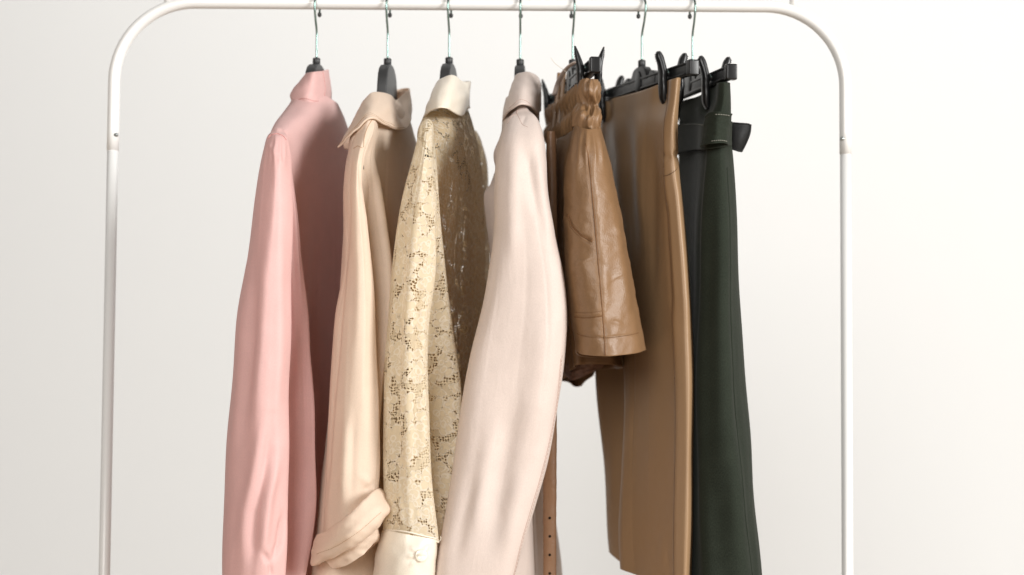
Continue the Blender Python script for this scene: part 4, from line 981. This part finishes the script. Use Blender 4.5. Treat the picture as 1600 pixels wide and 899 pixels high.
gs = patch('panel', gg, M['green'], gre, True, 230, 230, gd, thick=.0018)
seam('crease', gs, [(1139,262), (1143,330), (1147,480), (1155,640), (1166,780), (1179,900)], M['green'], gs.o, .0012, .0, 70)
# belt round the waist, the loop that carries it, and its free end
def band(rr, dx=0): return rows(rr)
bl = rows([
 (0, [(1142,190,-.158), (1128,190,-.182), (1112,192,-.178), (1101,194,-.154), (1090,192,-.085), (1076,192,-.02), (1062,194,.05), (1052,196,.11), (1070,200,.158), (1095,196,.10), (1122,192,.0), (1140,190,-.10)]),
 (0, [(1141,210,-.158), (1128,211,-.184), (1111,212,-.180), (1100,213,-.154), (1089,213,-.085), (1075,214,-.02), (1061,216,.05), (1051,218,.11), (1070,222,.160), (1096,217,.10), (1122,212,.0), (1140,210,-.10)]),
 (0, [(1141,228,-.160), (1128,230,-.186), (1110,232,-.182), (1098,234,-.154), (1088,234,-.085), (1074,236,-.02), (1060,238,.05), (1050,240,.11), (1070,244,.162), (1098,238,.10), (1124,232,.0), (1141,229,-.10)])])
gb = patch('belt', bl, M['green'], gre, True, 130, 26, None, thick=.002)
stitches('stitching', gb, [(1064,194), (1080,194), (1096,194)], M['greenthread'], gb.o, 14, .0003, .0002)
lpG = rows([
 (0, [(1102,182,-.176), (1110,176,-.190), (1122,175,-.200), (1134,176,-.196), (1143,178,-.176), (1142,178,-.160)]),
 (0, [(1099,200,-.176), (1108,196,-.193), (1121,195,-.203), (1133,196,-.198), (1141.5,197,-.176), (1140,197,-.160)]),
 (0, [(1097,216,-.176), (1106,212,-.194), (1120,210,-.204), (1131,211,-.199), (1139.5,213,-.176), (1138,213,-.160)]),
 (0, [(1094,230,-.176), (1104,226,-.194), (1118,224,-.204), (1130,224,-.199), (1138,227,-.176), (1136,227,-.160)])])
gl = patch('belt_loop', lpG, M['green'], gre, False, 70, 50, lambda px, py, s, t: .0006*nz(px, py, 26, 26, 97) + .0009*((t < .06) | (t > .94)), thick=.0022)
stitches('stitching', gl, [(1118,179.5), (1128,179.5), (1140,181)], M['greenthread'], gl.o, 6, .0006, .0006)
stitches('stitching', gl, [(1112,221), (1124,219.5), (1136,221.5)], M['greenthread'], gl.o, 8, .0006, .0006)
tl = rows([
 (0, [(1134,191,-.120), (1144,191,-.125), (1158,192,-.125), (1168,193,-.122), (1174.5,195,-.118)]),
 (0, [(1134,205,-.120), (1144,205,-.127), (1158,206,-.128), (1167,207,-.124), (1173,208,-.118)]),
 (0, [(1134,219,-.120), (1144,220,-.127), (1156,221,-.128), (1163,222,-.124), (1168,222,-.118)]),
 (0, [(1134,231,-.120), (1143,234,-.125), (1152,237,-.125), (1157,238,-.122), (1160,238,-.118)])])
gt = patch('belt_end', tl, M['blacklining'], gre, False, 40, 30, None, thick=.003)
seam('edge_binding', gt, [(1142,192), (1158,193.5), (1172,195.5), (1170,210), (1164,226), (1158,236), (1144,233)], M['blacklining'], gt.o, .0010, .0003, 50)
